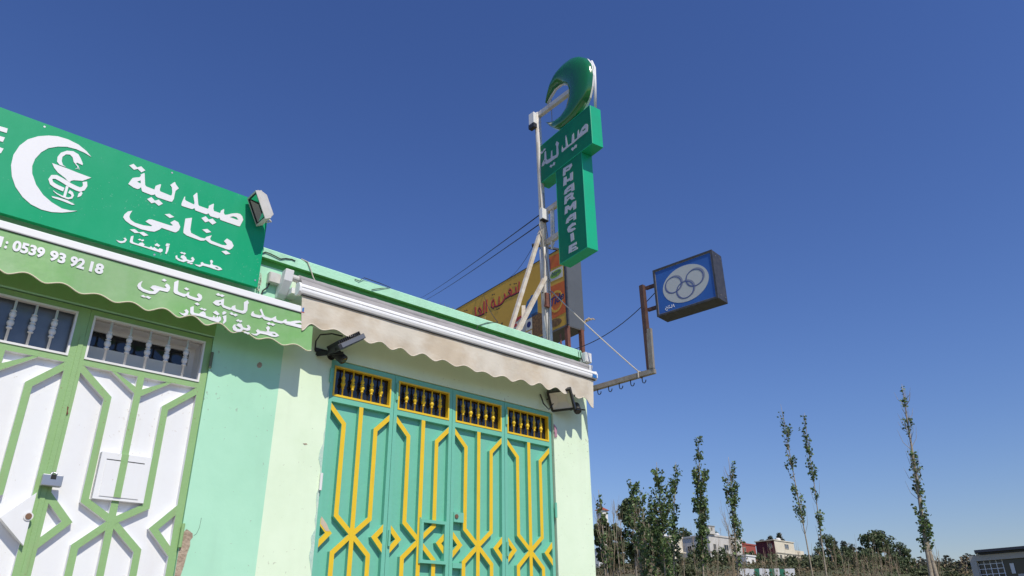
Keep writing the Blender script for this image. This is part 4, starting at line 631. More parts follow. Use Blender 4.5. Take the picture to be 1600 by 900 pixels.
# ------------------------------------------------------------------ green awning over the white door
ga = thing('green_awning', 'retracted green awning with scalloped valance and white Arabic lettering over the white door', 'awning', (0.0, 4.8, 3.8))
def profile(mb, pts, x0, x1, slope=0.0, mi=0):
    n = len(pts); i = len(mb.v)
    mb.v += [(x0, y, z) for y, z in pts] + [(x1, y, z + slope) for y, z in pts]
    for k in range(n):
        mb.f.append((i + k, i + (k + 1) % n, i + n + (k + 1) % n, i + n + k)); mb.mi.append(mi)
    mb.f.append(tuple(i + k for k in range(n))); mb.mi.append(mi); mb.f.append(tuple(i + n + k for k in reversed(range(n)))); mb.mi.append(mi)
m = MB(); profile(m, [(4.784, 3.816), (4.781, 3.822), (4.781, 3.862), (4.788, 3.868), (4.826, 3.868), (4.83, 3.862), (4.83, 3.818), (4.825, 3.812)], -3.5, 2.305); m.build('front_bar', pvc, ga)
m = MB(); m.tube([(-3.5, 4.905, 3.80), (-1, 4.905, 3.80), (1, 4.905, 3.80), (2.29, 4.905, 3.80)], 0.042, 14); m.build('rolled_canvas', awn_green, ga, smooth=True)  # unseen roll, added behind the bar to cut bounce onto the wall above
m = MB(); m.box(2.262, 2.30, 4.83, 4.987, 3.77, 3.84); m.build('wall_bracket', white_paint, ga)
m = MB(); profile(m, [(4.7815, 3.812), (4.7815, 3.8155), (4.795, 3.8155), (4.795, 3.812)], -3.5, 2.305); m.build('bar_gasket', cable_black, ga)
def gwave(x, z): 
    t = min(1.0, max(0.0, (3.815 - z) / 0.27))
    return 4.788 + t * (0.011 * math.sin(7.3 * x + 0.6) + 0.0045 * math.sin(19 * x + 2.0 + z * 6)) - 0.006 * t
def gbottom(x):
    zl = 3.551 - 0.009 * max(0, x - .4)
    ph = (x - 0.434) / 0.1875 + 0.07 * math.sin(2.9 * x + 1)
    return zl + 0.034 * (1 + 0.22 * math.sin(5.3 * x)) * (0.5 - 0.5 * math.cos(2 * math.pi * ph)) ** 0.85
def valance(name, x0, x1, top, bottom, wave, nx, nz, mtl, parent, skew=lambda x, t: x):
    mb = MB(); 
    for i in range(nx + 1):
        x = x0 + (x1 - x0) * i / nx; zb = bottom(x); zt = top(x)
        for j in range(nz + 1):
            t = j / nz; z = zt + (zb - zt) * t; xx = skew(x, t); mb.v.append((xx, wave(xx, z), z))
    for i in range(nx):
        for j in range(nz):
            a = i * (nz + 1) + j; mb.f.append((a, a + 1, a + nz + 2, a + nz + 1)); mb.mi.append(0)
    o = mb.build(name, mtl, parent, smooth=True, fix=False)
    return o
gv = valance('valance', -3.5, 2.326, lambda x: 3.8125, gbottom, gwave, 640, 10, awn_green, ga)
m = MB(); pts = [(-3.5 + 5.826 * i / 420, 0, 0) for i in range(421)]; m.tube([(x, gwave(x, gbottom(x)), gbottom(x)) for x, _, _ in pts], 0.0042, 5); m.build('edge_trim', awn_trim, ga, smooth=True)
GW = lambda u, v, d: (u, gwave(u, v) + d, v)
letters('owner_name_lettering', 'A1', sign_white, ga, GW, -0.0045, -0.002)
letters('street_name_lettering', 'A2', sign_white, ga, GW, -0.0045, -0.002)
letters('street_name_lettering', 'A3', sign_white, ga, GW, -0.0045, -0.002)
letters('pharmacy_word_lettering', 'A4', sign_white, ga, GW, -0.0045, -0.002)
for body, x0, x1 in (('Tel', 0.20, 0.362), (':', 0.376, 0.390), ('0539', 0.413, 0.577), ('93', 0.604, 0.690), ('92', 0.715, 0.797), ('18', 0.825, 0.903)):
    text_mesh('phone_number_lettering', body, 0.088, sign_white, ga, lambda x, y: (x, gwave(x, 3.704 + y) - 0.0045, y + 3.704), offset=0.0038, fit=(x0, x1))
m = MB(); m.box(2.226, 2.240, 4.7765, 4.7778, 3.822, 3.866, 0); m.box(2.222, 2.245, 4.7766, 4.7779, 3.816, 3.8215, 1); m.build('maker_sticker', [sticker_blue, sticker_red], ga)

# ------------------------------------------------------------------ beige awning over the green door
ta = thing('beige_awning', 'stained beige canvas awning with white front bar over the green and yellow door', 'awning', (3.8, 4.85, 3.95))
TOP = lambda x: 3.966 + 0.006 * (x - 2.2)
def twave(x, z):
    t = min(1.0, max(0.0, (TOP(x) - z) / 0.26))
    return 4.802 + t * (0.011 * math.sin(6.1 * x + 1.1) + 0.006 * math.sin(15.7 * x + z * 9) + 0.003 * math.sin(33 * x - z * 14)) - 0.004 * t + 0.012 * t * math.exp(-((x - 5.30) / 0.07) ** 2)
def tbottom(x):
    ph = (x - 2.40) / 0.2095 + 0.09 * math.sin(2.3 * x)
    z = 3.736 + 0.010 * sm(3.9, 5.0, x) - 0.012 * math.sin(max(0, min(1, (x - 2.4) / 2.0)) * math.pi) + 0.034 * (1 + 0.25 * math.sin(4.1 * x + 1)) * (0.5 - 0.5 * math.cos(2 * math.pi * ph)) ** 0.85
    return z - 0.05 * math.exp(-((x - 2.22) / 0.05) ** 2) - 0.06 * math.exp(-((x - 5.365) / 0.055) ** 2)
valance('valance', 2.222, 5.362, TOP, tbottom, twave, 420, 12, tan, ta, skew=lambda x, t: x + 0.03 * t * math.exp(-((x - 2.222) / 0.1) ** 2) - 0.018 * t * math.exp(-((x - 5.362) / 0.1) ** 2))
def tsk(x): return x + 0.03 * math.exp(-((x - 2.222) / 0.1) ** 2) - 0.018 * math.exp(-((x - 5.362) / 0.1) ** 2)
m = MB(); xs = [2.222 + 3.14 * i / 300 for i in range(301)]; m.tube([(tsk(x), twave(tsk(x), tbottom(x)), tbottom(x)) for x in xs], 0.0038, 5); m.build('edge_trim', tan_trim, ta, smooth=True)
m = MB(); profile(m, [(4.846, 3.972), (4.80, 3.964), (4.786, 3.975), (4.779, 3.992), (4.7785, 4.004), (4.784, 4.008), (4.784, 4.016), (4.7785, 4.020), (4.782, 4.034), (4.792, 4.047), (4.812, 4.055), (4.846, 4.05)], 2.205, 5.385, 0.014); m.build('front_bar', pvc, ta)
m = MB(); profile(m, [(4.79, 3.960), (4.79, 3.9635), (4.81, 3.9635), (4.81, 3.960)], 2.215, 5.38, 0.014); m.build('bar_gasket', cable_black, ta)
m = MB(); profile(m, [(4.848, 3.965), (4.80, 3.957), (4.777, 3.982), (4.774, 4.02), (4.792, 4.054), (4.83, 4.062), (4.848, 4.054)], 2.186, 2.2045); m.build('bar_end_cap', pvc, ta)
m = MB(); profile(m, [(4.848, 3.98), (4.80, 3.972), (4.777, 3.996), (4.774, 4.03), (4.792, 4.068), (4.83, 4.076), (4.848, 4.068)], 5.3855, 5.40); m.build('bar_end_cap', pvc, ta)
m = MB(); m.box(5.325, 5.3845, 4.7745, 4.7775, 3.988, 4.022, 0); m.build('maker_sticker', sticker_blue, ta)
m = MB(); m.tube([(2.165, 4.888, 4.118), (2.24, 4.888, 4.118)], 0.026, 14); m.build('roller_shaft', lightgrey, ta)
m = MB(); m.tube([(5.31, 4.888, 4.128), (5.415, 4.888, 4.128)], 0.022, 12); m.build('roller_shaft', lightgrey, ta)
rnd = random.Random(9); m = MB(); pts = []; rs = []
for i in range(91):
    x = 2.215 + i * (5.37 - 2.215) / 90; b = 0.0
    for xc, wd, am in ((2.86, .05, .010), (4.20, .035, .011), (5.15, .04, .008), (3.5, .1, .004)): b += am * math.exp(-((x - xc) / wd) ** 2) * math.sin(55 * x)
    pts.append((x, 4.888 + b * .4, 4.119 + 0.003 * (x - 2.2))); rs.append(0.0345 + b * .5 + rnd.uniform(-.0008, .0008))
m.tube(pts, rs, 16); m.build('rolled_canvas', grey_canvas, ta, smooth=True)
m = MB(); nx = 60
for i in range(nx + 1):
    x = 2.225 + i * 3.13 / nx
    for j, (y, z) in enumerate(((4.886, 4.150), (4.868, 4.128), (4.846, 4.092), (4.812, 4.040))): m.v.append((x, y - 0.004 * math.sin(x * 9) * (j in (1, 2)), z + 0.0035 * (x - 2.2)))
for i in range(nx):
    for j in range(3): a = i * 4 + j; m.f.append((a, a + 1, a + 5, a + 4)); m.mi.append(0)
m.build('canopy_cloth', grey_canvas, ta, smooth=True, fix=False)
m = MB(); m.prism([[(4.845, 4.162), (4.905, 4.158), (4.925, 4.11), (4.986, 4.05), (4.986, 3.965), (4.955, 3.955), (4.925, 3.985), (4.862, 4.075)]], lambda u, v, d: (d, u, v), 2.095, 2.163); m.build('wall_bracket', white_paint, ta, bevel=0.006)
m = MB(); m.prism([[(4.86, 4.158), (4.91, 4.158), (4.986, 4.09), (4.986, 4.03), (4.95, 4.03), (4.87, 4.09)]], lambda u, v, d: (d, u, v), 5.3735, 5.43); m.build('wall_bracket', white_paint, ta, bevel=0.006)
m = MB(); m.box(2.165, 2.235, 4.86, 4.986, 3.985, 4.03); m.build('folding_arm', white_paint, ta)

for c_ in ta.children:       # the front of the awning stands a little further out from the wall
    if c_.name.split('.')[0] in ('valance', 'edge_trim', 'front_bar', 'bar_gasket', 'bar_end_cap', 'maker_sticker'):
        for v in c_.data.vertices: v.co = Vector((v.co.x * 0.99375, v.co.y * 0.99375, 1.6 + (v.co.z - 1.6) * 0.99375))
# ------------------------------------------------------------------ small fittings on the facade
def jbox(name, label, x0, x1, y0, y1, z0, z1, lid=lightgrey):
    t = thing(name, label, 'junction box', ((x0 + x1) / 2, y1, z0))
    m = MB(); m.box(x0, x1, y0 + .008, y1, z0, z1); m.build('box_body', lid, t, bevel=0.005)
    m = MB(); m.box(x0 + .004, x1 - .004, y0, y0 + .0078, z0 + .004, z1 - .004); m.build('lid', lid, t, bevel=0.003)
    return t
jb = jbox('junction_box', 'small beige square junction box between the fascia sign and the beige awning', 2.015, 2.105, 4.932, 4.987, 4.058, 4.146)
m = MB(); m.tube([(2.03, 4.96, 4.055), (2.02, 4.965, 4.02), (1.995, 4.975, 3.99), (1.985, 4.982, 3.93), (1.98, 4.984, 3.89)], 0.006, 6); m.build('cable', cable_black, jb, smooth=True)
m = MB()
for k in range(3): m.tube([(1.955 + .012 * math.cos(a / 3 + k), 4.972 - .006 * k, 4.085 + .035 * math.sin(a / 3 + k) - .02 * k) for a in range(0, 20)], 0.0025, 5)
m.tube([(1.945, 4.975, 4.06), (1.95, 4.972, 3.99), (1.962, 4.97, 3.975), (1.97, 4.975, 3.995)], 0.005, 5)
m.build('wire_loop', rope_m, jb, smooth=True)
jr = jbox('junction_box', 'white junction box at the right hand end of the roof cornice', 5.363, 5.452, 4.885, 4.975, 4.195, 4.300, white_paint)
m = MB(); m.tube([(5.335, 4.95, 4.329), (5.345, 4.942, 4.30), (5.352, 4.938, 4.24), (5.37, 4.93, 4.19), (5.42, 4.93, 4.185)], 0.004, 6); m.tube([(5.31, 4.95, 4.329), (5.318, 4.941, 4.29), (5.32, 4.94, 4.25)], 0.003, 6); m.build('cable', cable_black, jr, smooth=True)
m = MB()
for k in range(2): m.tube([(5.375 + .035 * k, 4.884, 4.20), (5.378 + .035 * k, 4.882, 4.295)], 0.0018, 4)
m.build('lid_seam', lightgrey, jr)

# LED flood light under the left end of the beige awning (dark, sticking out from the wall)
lt = thing('flood_light', 'black slab LED flood light on the wall under the beige awning left end', 'flood light', (2.56, 4.98, 3.6))
x = Vector((0.82, 0, 0.572)).normalized(); y = Vector((0, 1, 0)); n = Vector((x.z, 0, -x.x))
ctr = Vector((2.54, 4.74, 3.594)) + x * 0.127 + y * 0.095 - n * 0.02
m = MB(); obox(m, ctr, x, y, n, 0.127, 0.095, 0.020); m.build('housing', dark_metal, lt, bevel=0.003)
m = MB(); obox(m, ctr - y * 0.0965 + x * .012, x, y, n, 0.112, 0.0015, 0.016); m.build('end_plate', led_grey, lt)
m = MB(); obox(m, ctr + n * 0.0215, x, y, n, 0.108, 0.080, 0.0014); m.build('lens', glass_frost, lt)
for k in range(12):
    m = MB(); obox(m, ctr - n * 0.034 + x * ((k - 5.5) * 0.018), x, y, n, 0.003, 0.088, 0.014); m.build('cooling_fin', dark_metal, lt)
m = MB()
m.beam(ctr - x * .135 + y * .07, Vector((2.475, 4.985, 3.62)), 0.006, 0.03); m.beam(ctr - x * .135 - y * .05, ctr - x * .135 + y * .07, 0.006, 0.03); m.beam((2.46, 4.98, 3.645), (2.66, 4.98, 3.645), 0.012, 0.03); m.beam((2.475, 4.97, 3.60), (2.60, 4.80, 3.60), .01, .016)
m.build('bracket', dark_metal, lt)
m = MB(); m.tube([(2.46, 4.98, 3.64), (2.445, 4.95, 3.70), (2.46, 4.92, 3.745), (2.54, 4.89, 3.765), (2.62, 4.87, 3.76)], 0.006, 6); m.build('cable', cable_black, lt, smooth=True)
fr = floodlamp('flood_light', 'black framed flood light with bright reflector under the beige awning right end', (4.955, 4.86, 3.705), (-0.66, -0.34, -0.67), (0, 0, 1), 0.118, 0.108, 0.045, (dark_metal, dark_metal, led_grey, reflector), (4.86, 4.985, 3.72), ribs=True)
m = MB(); m.tube([(4.80, 4.98, 3.76), (4.80, 4.94, 3.66), (4.83, 4.90, 3.60), (4.87, 4.88, 3.66)], 0.006, 6); m.build('cable', cable_black, fr, smooth=True)
def cctv(label, c, d, wall):
    t = thing('security_camera', label, 'security camera', tuple(c)); c = Vector(c); d = Vector(d).normalized()
    m = MB(); m.tube([c - d * .055, c - d * .05, c + d * .04, c + d * .05], [.024, .036, .038, .036], 14); m.build('camera_body', dark_metal, t, smooth=False)
    m = MB(); m.tube([c + d * .0505, c + d * .056], [.027, .022], 12); m.build('lens', glass_dark, t)
    m = MB(); m.tube([c - d * .03, Vector(wall) + Vector((0, -.03, 0)), wall], 0.011, 8); m.tube([Vector(wall) + Vector((0, -.006, 0)), Vector(wall) + Vector((0, -.0005, 0))], 0.032, 12); m.build('mount', dark_metal, t)
    return t
cctv('black security camera beside the framed flood light at the right wall end', (5.165, 4.86, 3.665), (-.35, -.55, -.75), (5.21, 4.987, 3.71))
m = MB(); m.tube([(5.19, 4.88, 3.665), (5.27, 4.85, 3.665)], 0.007, 6); m.build('antenna', dark_metal, bpy.data.objects['security_camera'])
cctv('small dark security camera just below the slab LED flood light', (2.635, 4.915, 3.612), (.4, -.55, -.6), (2.60, 4.987, 3.625))
m = MB()
rnd = random.Random(4)
for k in range(9):
    x = 4.975 + rnd.uniform(-.006, .022); z = 3.50 - k * .004
    m.tube([(4.972, 4.984, 3.50), (x, 4.975, 3.46 + rnd.uniform(-.01, .01)), (x + rnd.uniform(-.012, .012), 4.978, 3.40 + rnd.uniform(-.03, .03))], 0.004, 5)
tag(m.build('rag', rag_m), 'faded pink rag tied at the top right corner of the green door', 'rag')

# ------------------------------------------------------------------ mast on the roof
ms = thing('sign_mast', 'white painted steel mast on the roof braced by diagonal struts', 'mast', (5.24, 5.3, 4.12))
m = MB(); m.tube([(5.248, 5.3, 4.12), (5.242, 5.3, 4.53), (5.232, 5.3, 5.35), (5.226, 5.3, 5.60)], 0.052, 16); m.build('lower_pole', mast_white, ms, smooth=True)
m = MB(); m.tube([(5.226, 5.3, 5.58), (5.218, 5.3, 6.2), (5.206, 5.3, 6.9), (5.197, 5.3, 7.43)], 0.038, 14); m.build('upper_pole', mast_white, ms, smooth=True)
m = MB(); m.tube([(5.1968, 5.3, 7.43), (5.1968, 5.3, 7.455)], [0.040, 0.03], 14); m.build('cap', mast_white, ms)
m = MB(); m.beam((5.19, 5.30, 5.82), (4.60, 5.32, 4.14), 0.038, 0.038); m.build('strut', strut_cream, ms)
m = MB(); m.beam((5.20, 5.26, 5.23), (4.60, 5.27, 4.16), 0.04, 0.04); m.build('strut', strut_cream, ms)
m = MB(); m.beam((5.20, 5.62, 5.0), (5.02, 5.45, 4.14), 0.04, 0.04); m.build('strut', strut_cream, ms)
SU = Vector((-0.12228, -0.9925, 0)); SN = Vector((0.9925, -0.12228, 0)); S0 = Vector((5.2, 5.334, 0))
def SP(u, v, d=0.0): return S0 + SU * u + SN * d + Vector((0, 0, v))
for zz, u1 in ((5.665, .36), (6.06, .36)):
    m = MB(); m.beam(SP(0.03, zz, .05), SP(u1, zz + .02, .07), 0.045, 0.06); m.build('cross_arm', strut_cream, ms)
m = MB(); m.beam((5.20, 5.29, 7.418), SP(.66, 7.43, .07), 0.05, 0.06); m.build('top_arm', mast_white, ms)
m = MB()      # lattice of the old ladder piece beside the pole
for k in range(7):
    a = SP(.16, 5.58 + .06 * k, .05); b = SP(.20, 5.61 + .06 * k, .05); m.beam(a, b, .010, .010)
m.beam(SP(.155, 5.55, .05), SP(.17, 6.03, .05), .022, .022); m.beam(SP(.20, 5.66, .05), SP(.205, 6.05, .05), .014, .014)
m.build('lattice', mast_white, ms)
m = MB(); m.tube([(5.246, 5.245, 5.20), (5.29, 5.28, 5.205), (5.235, 5.36, 5.21), (5.178, 5.30, 5.205), (5.235, 5.244, 5.215), (5.292, 5.30, 5.19), (5.235, 5.357, 5.18)], 0.007, 5)
m.tube([(5.246, 5.243, 5.06), (5.295, 5.29, 5.07), (5.235, 5.358, 5.05), (5.176, 5.30, 5.05), (5.24, 5.243, 5.06)], 0.006, 5)
m.build('wire_tie', galv, ms, smooth=True)
m = MB(); m.tube([(5.175, 5.265, 6.0), (5.13, 5.26, 5.85), (5.165, 5.255, 5.75), (5.18, 5.25, 5.4), (5.16, 5.255, 5.0), (5.185, 5.25, 4.6), (5.18, 5.25, 4.2)], 0.008, 6)
m.tube([(5.205, 5.25, 6.3), (5.21, 5.245, 5.95), (5.25, 5.25, 5.7), (5.20, 5.245, 5.5), (5.235, 5.243, 5.2), (5.215, 5.243, 4.8), (5.2, 5.243, 4.3)], 0.006, 6)
m.tube([(5.16, 5.28, 7.0), (5.158, 5.27, 6.5), (5.165, 5.265, 6.1)], 0.005, 6)
m.build('cable', mat('grey_cable', (0.32, 0.30, 0.27), 0.7), ms, smooth=True)
m = MB(); obx = m.box(5.16, 5.215, 5.22, 5.256, 4.86, 5.02); m.build('clamp_plate', rust, ms)
t = thing('junction_box', 'white junction box on the mast where the overhead wires arrive', 'junction box', (5.2, 5.24, 5.93))
m = MB(); m.box(5.135, 5.235, 5.21, 5.262, 5.925, 6.06); m.build('box_body', white_paint, t, bevel=.004)
m = MB(); m.box(5.14, 5.23, 5.212, 5.26, 5.915, 5.9245); m.build('lower_seal', black, t)
t = thing('flood_light', 'small white flood lamp at the top left of the mast', 'flood light', (5.13, 5.3, 7.3))
m = MB(); m.box(5.10, 5.15, 5.27, 5.36, 7.26, 7.42); m.build('housing', white_paint, t, bevel=.006)
m = MB(); m.box(5.095, 5.15, 5.27, 5.36, 7.20, 7.259); m.build('gear_box', dark_metal, t)
m = MB(); m.beam((5.15, 5.315, 7.34), (5.165, 5.30, 7.34), .03, .03); m.build('bracket', white_paint, t)

# ------------------------------------------------------------------ projecting pharmacy sign
ps = thing('projecting_pharmacy_sign', 'tall green projecting lightbox sign with crescent on top and PHARMACIE lettering', 'sign', tuple(SP(0.5, 5.27)))
def sbox(mb, u0, u1, v0, v1, d0, d1, mi=0):
    mb.hexa([SP(u0, v0, d0), SP(u1, v0, d0), SP(u1, v0, d1), SP(u0, v0, d1)], [SP(u0, v1, d0), SP(u1, v1, d0), SP(u1, v1, d1), SP(u0, v1, d1)], mi)
m = MB(); sbox(m, 0.012, 0.981, 6.44, 6.947, 0.0, 0.150); m.build('upper_lightbox', proj_green, ps, bevel=0.003)
m = MB(); sbox(m, 0.335, 0.795, 5.266, 6.4395, 0.004, 0.146); m.build('lower_lightbox', proj_green, ps, bevel=0.003)
m = MB()
for u0, u1, v0, v1 in ((0.012, 0.981, 6.44, 6.448), (0.012, 0.981, 6.939, 6.947), (0.012, .020, 6.448, 6.939), (.973, .981, 6.448, 6.939)): sbox(m, u0, u1, v0, v1, -0.004, -0.0004)
m.build('face_rim', proj_green, ps)
m = MB()
for u0, u1, v0, v1 in ((.335, .795, 5.266, 5.273), (.335, .342, 5.273, 6.438), (.788, .795, 5.273, 6.438)): sbox(m, u0, u1, v0, v1, 0.0, 0.0036)
m.build('face_rim', proj_green, ps)
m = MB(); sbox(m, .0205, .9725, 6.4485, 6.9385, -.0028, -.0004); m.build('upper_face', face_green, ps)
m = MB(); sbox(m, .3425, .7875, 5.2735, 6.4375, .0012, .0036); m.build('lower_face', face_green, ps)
SF = lambda u, v, d: SP(u, v, d)
letters('arabic_lettering', 'P1', letter_grey, ps, SF, -0.0052, -0.0029)
for k, loops in enumerate(DATA['P2']):
    m = MB(); m.prism(loops, SF, -0.0012, 0.0011); m.build('letter', letter_grey, ps)
# crescent: domed acrylic shell on a white back
cr = DATA['PC'][0][0]; nC = len(cr)
m = MB(); m.prism([cr], SF, 0.055, 0.082); m.build('crescent_back', white_paint, ps)
half = nC // 2
def dome(levels):
    mb = MB(); import mathutils
    P = [Vector((a, b, 0)) for a, b in cr]
    # shrink outline towards its own medial line by pairing outer and inner points
    out = P[:19]; inn = P[18:] + [P[0]]
    def rs(L, n):
        d = [0]; 
        for i in range(1, len(L)): d.append(d[-1] + (L[i] - L[i - 1]).length)
        r = []
        for k in range(n):
            t = d[-1] * k / (n - 1); i = 1
            while i < len(d) - 1 and d[i] < t: i += 1
            f = (t - d[i - 1]) / max(1e-9, d[i] - d[i - 1]); r.append(L[i - 1].lerp(L[i], f))
        return r
    n = 40; A = rs(out, n); B = rs(inn[::-1], n)
    prof = [(0, 0.055), (0.03, 0.012), (0.10, -0.010), (0.28, -0.030), (0.5, -0.036), (0.72, -0.030), (0.90, -0.010), (0.97, 0.012), (1, 0.055)]
    k = len(prof)
    for i in range(n):
        wth = (A[i] - B[i]).length; sc = min(1.0, wth / 0.22)
        for t, d in prof:
            q = A[i].lerp(B[i], t); mb.v.append(tuple(SP(q.x, q.y, 0.055 - (0.055 - d) * (0.35 + .65 * sc))))
    for i in range(n - 1):
        for j in range(k - 1): a = i * k + j; mb.f.append((a, a + 1, a + k + 1, a + k)); mb.mi.append(0)
    return mb.build('crescent_dome', dome_green, ps, smooth=True)
dome(0)
m = MB(); pts = [SP(a, b, 0.056) for a, b in (cr[22:30] + cr[:2])]; m.tube(pts, 0.010, 6); m.build('crescent_trim', white_paint, ps, smooth=True)
m = MB(); m.tube([SP(.96, 7.62, .09), SP(1.0, 7.50, .09), SP(.992, 7.3, .09), SP(.965, 6.948, .09)], 0.016, 8); m.build('support_rod', white_paint, ps, smooth=True)
m = MB(); m.tube([SP(.236, 7.56, .06), SP(.234, 7.21, .06)], 0.004, 5); m.build('stay_wire', galv, ps)

# ------------------------------------------------------------------ yellow billboard behind
GU = Vector((math.sin(R_(-4)), -math.cos(R_(-4)), 0)); GN = Vector((-GU.y, GU.x, 0)); G0 = Vector((7.0, 6.75, 0))
def GP(u, v, d=0.0): return G0 + GU * u + GN * d + Vector((0, 0, v))
bb = thing('billboard', 'yellow grocery billboard with red Arabic lettering rising behind the roof', 'billboard', tuple(GP(-1.5, 0)))
def gbox(mb, u0, u1, v0, v1, d0, d1, mi=0):
    mb.hexa([GP(u0, v0, d0), GP(u1, v0, d0), GP(u1, v0, d1), GP(u0, v0, d1)], [GP(u0, v1, d0), GP(u1, v1, d0), GP(u1, v1, d1), GP(u0, v1, d1)], mi)
m = MB(); gbox(m, -3.6, 0.055, 5.615, 6.82, 0.0, 0.02); m.build('printed_face', bb_yellow, bb)
m = MB(); gbox(m, -3.62, 0.058, 5.60, 6.832, 0.021, 0.33); m.build('box_body', bb_side, bb)
m = MB(); gbox(m, -3.6, 0.056, 6.8205, 6.832, -0.004, 0.02); gbox(m, 0.0555, 0.09, 5.60, 6.832, -0.004, 0.02); m.build('rim', blue_frame, bb)
m = MB(); gbox(m, -3.6, 0.055, 5.59, 5.6145, 0.0, 0.33); m.build('underside', bb_under, bb)
GF = lambda u, v, d: GP(u, v, d)
letters('lettering_shadow', 'G1', bb_black, bb, lambda u, v, d: GP(u - .006, v - .018, d), -0.0025, -0.0005)
for nm, lo, hi in (('red_word', -9, -1.72), ('red_word', -1.72, 9)):
    m = MB()
    for k, loops in enumerate(DATA['G1']):
        if lo <= loops[0][0][0] < hi: m.prism(loops, GF, -0.0055 - k * .00004, -0.0032)
    m.build(nm, bb_red, bb)
letters('lettering_dots', 'G2', bb_black, bb, GF, -0.0058, -0.0034)
def patch(name, pts, mtl, d=-0.003): 
    m = MB(); m.prism([pts], GF, d, d + 0.0022); return m.build(name, mtl, bb)
def oval(cu, cv, ru, rv, n=20, a0=0.0): return [(cu + ru * math.cos(2 * math.pi * k / n) * math.cos(a0) - rv * math.sin(2 * math.pi * k / n) * math.sin(a0), cv + ru * math.cos(2 * math.pi * k / n) * math.sin(a0) + rv * math.sin(2 * math.pi * k / n) * math.cos(a0)) for k in range(n)]
patch('orange_panel', [(-.40, 6.79), (.045, 6.76), (.045, 6.555), (-.40, 6.60)], bb_orange)
patch('purple_panel', [(-.40, 6.76), (-.24, 6.75), (-.24, 6.55), (-.40, 6.555)], bb_purple, -.0045)
patch('cream_panel', [(-.34, 6.545), (.028, 6.53), (.020, 6.36), (-.34, 6.385)], bb_cream)
patch('lime_leaf', oval(-.125, 6.46, .125, .055, 20, .05), bb_lime, -.0055)
text_mesh('brand_lettering', 'bayn', 0.105, bb_navy, bb, lambda x, y: tuple(GP(x - .222, 6.445 + y, -.0062)), offset=.001, shear=.15)
patch('orange_panel', [(-.36, 6.31), (.05, 6.285), (.05, 5.80), (-.2, 5.79), (-.36, 5.83)], bb_orange)
def ringp(cu, cv, r0, r1, n=28, sq=1.0): return [oval(cu, cv, r1, r1 * sq, n), oval(cu, cv, r0, r0 * sq, n)[::-1]]
m = MB(); m.prism(ringp(-.14, 6.03, .115, .145, 28, 1.15), GF, -.0056, -.0034); m.build('yellow_ring', bb_yellow, bb)
text_mesh('brand_lettering', 'Tide', 0.17, bb_navy, bb, lambda x, y: tuple(GP(x - .285, 5.985 + y + .10 * x, -.0066)), offset=.004, shear=.2)
patch('blue_bottle', [(-.83, 5.98), (-.83, 6.20), (-.80, 6.265), (-.72, 6.30), (-.70, 6.33), (-.66, 6.33), (-.64, 6.295), (-.575, 6.255), (-.555, 6.20), (-.56, 5.98)], bb_blue)
for k, (u0, v0, w, h, mt) in enumerate(((-1.16, 5.93, .14, .10, bb_cream), (-1.01, 5.92, .14, .15, bb_cream), (-1.18, 5.82, .16, .10, bb_cream), (-1.0, 5.78, .15, .12, bb_cream), (-.84, 5.80, .15, .17, bb_cream), (-.84, 5.66, .14, .12, bb_cream), (-1.0, 5.64, .15, .12, bb_cream), (-1.18, 5.66, .16, .14, bb_cream))):
    patch('printed_pack', [(u0, v0), (u0 + w, v0), (u0 + w, v0 + h), (u0, v0 + h)], mt, -.003 - .0001 * k)
    patch('printed_pack_mark', oval(u0 + w * .5, v0 + h * .5, w * .32, h * .28, 12), (bb_red, bb_purple, bb_red, bb_blue, bb_navy, bb_purple, bb_blue, bb_red)[k], -.0058)
patch('red_swoosh', [(-1.18, 6.03), (-1.05, 6.09), (-.9, 6.09), (-.88, 6.06), (-1.02, 6.04), (-1.16, 6.0)], bb_red, -.0058)
patch('bread_picture', [(-.70, 6.02), (-.6, 6.03), (-.45, 5.95), (-.36, 5.85), (-.40, 5.70), (-.47, 5.635), (-.68, 5.64)], bb_brown)
patch('bread_picture', oval(-.19, 5.715, .15, .06, 18, -.1), bb_brown, -.0045)
patch('pale_leaf', [(-2.3, 6.28), (-2.1, 6.42), (-1.85, 6.40), (-1.9, 6.22), (-2.05, 6.1), (-2.25, 6.1)], mat('print_pale_yellow', (0.78, 0.50, 0.14), .6), -.0024)
for u in (0.03, -1.7, -3.3):
    for d in (0.03, 0.29):
        m = MB(); m.beam(GP(u, 5.62, d), GP(u, 5.08, d), 0.055, 0.055); m.build('leg', rust, bb)
for u in (0.03, -1.7, -3.3):
    q = GP(u, 0, .4); m = MB(); m.box(5.28, q.x - .08, q.y - .05, q.y + .05, 4.98, 5.079); m.box(5.28, 5.38, q.y - .05, q.y + .05, 4.301, 4.979); m.build('carrying_beam', rust, bb)
m = MB(); q = GP(-3.3, 0, .3); m.box(q.x - .06, q.x + .06, q.y - .045, q.y + .045, 0.14, 4.979); m.build('column', rust, bb)
m = MB(); m.beam(GP(-.05, 6.83, .02), GP(-.25, 6.90, -.25), .03, .03); m.build('lamp_arm', dark_metal, bb)
m = MB(); m.tube([GP(-.29, 6.90, -.3), GP(-.21, 6.90, -.22)], .03, 8); m.build('spot_lamp', dark_metal, bb)
# rubble and rods on the roof edge
for k, (a, b, r, lab) in enumerate((((5.30, 5.16, 4.12), (5.30, 5.17, 4.56), .011, 'thin rusty reinforcing rod standing on the roof edge left of the white box'),
                                    ((5.18, 5.18, 4.12), (5.33, 5.22, 4.46), .018, 'short pale stick leaning on the roof edge beside the mast foot'))):
    m = MB(); m.tube([a, b], r, 6); tag(m.build('roof_rod', rust if k == 0 else strut_cream), lab, 'rod')

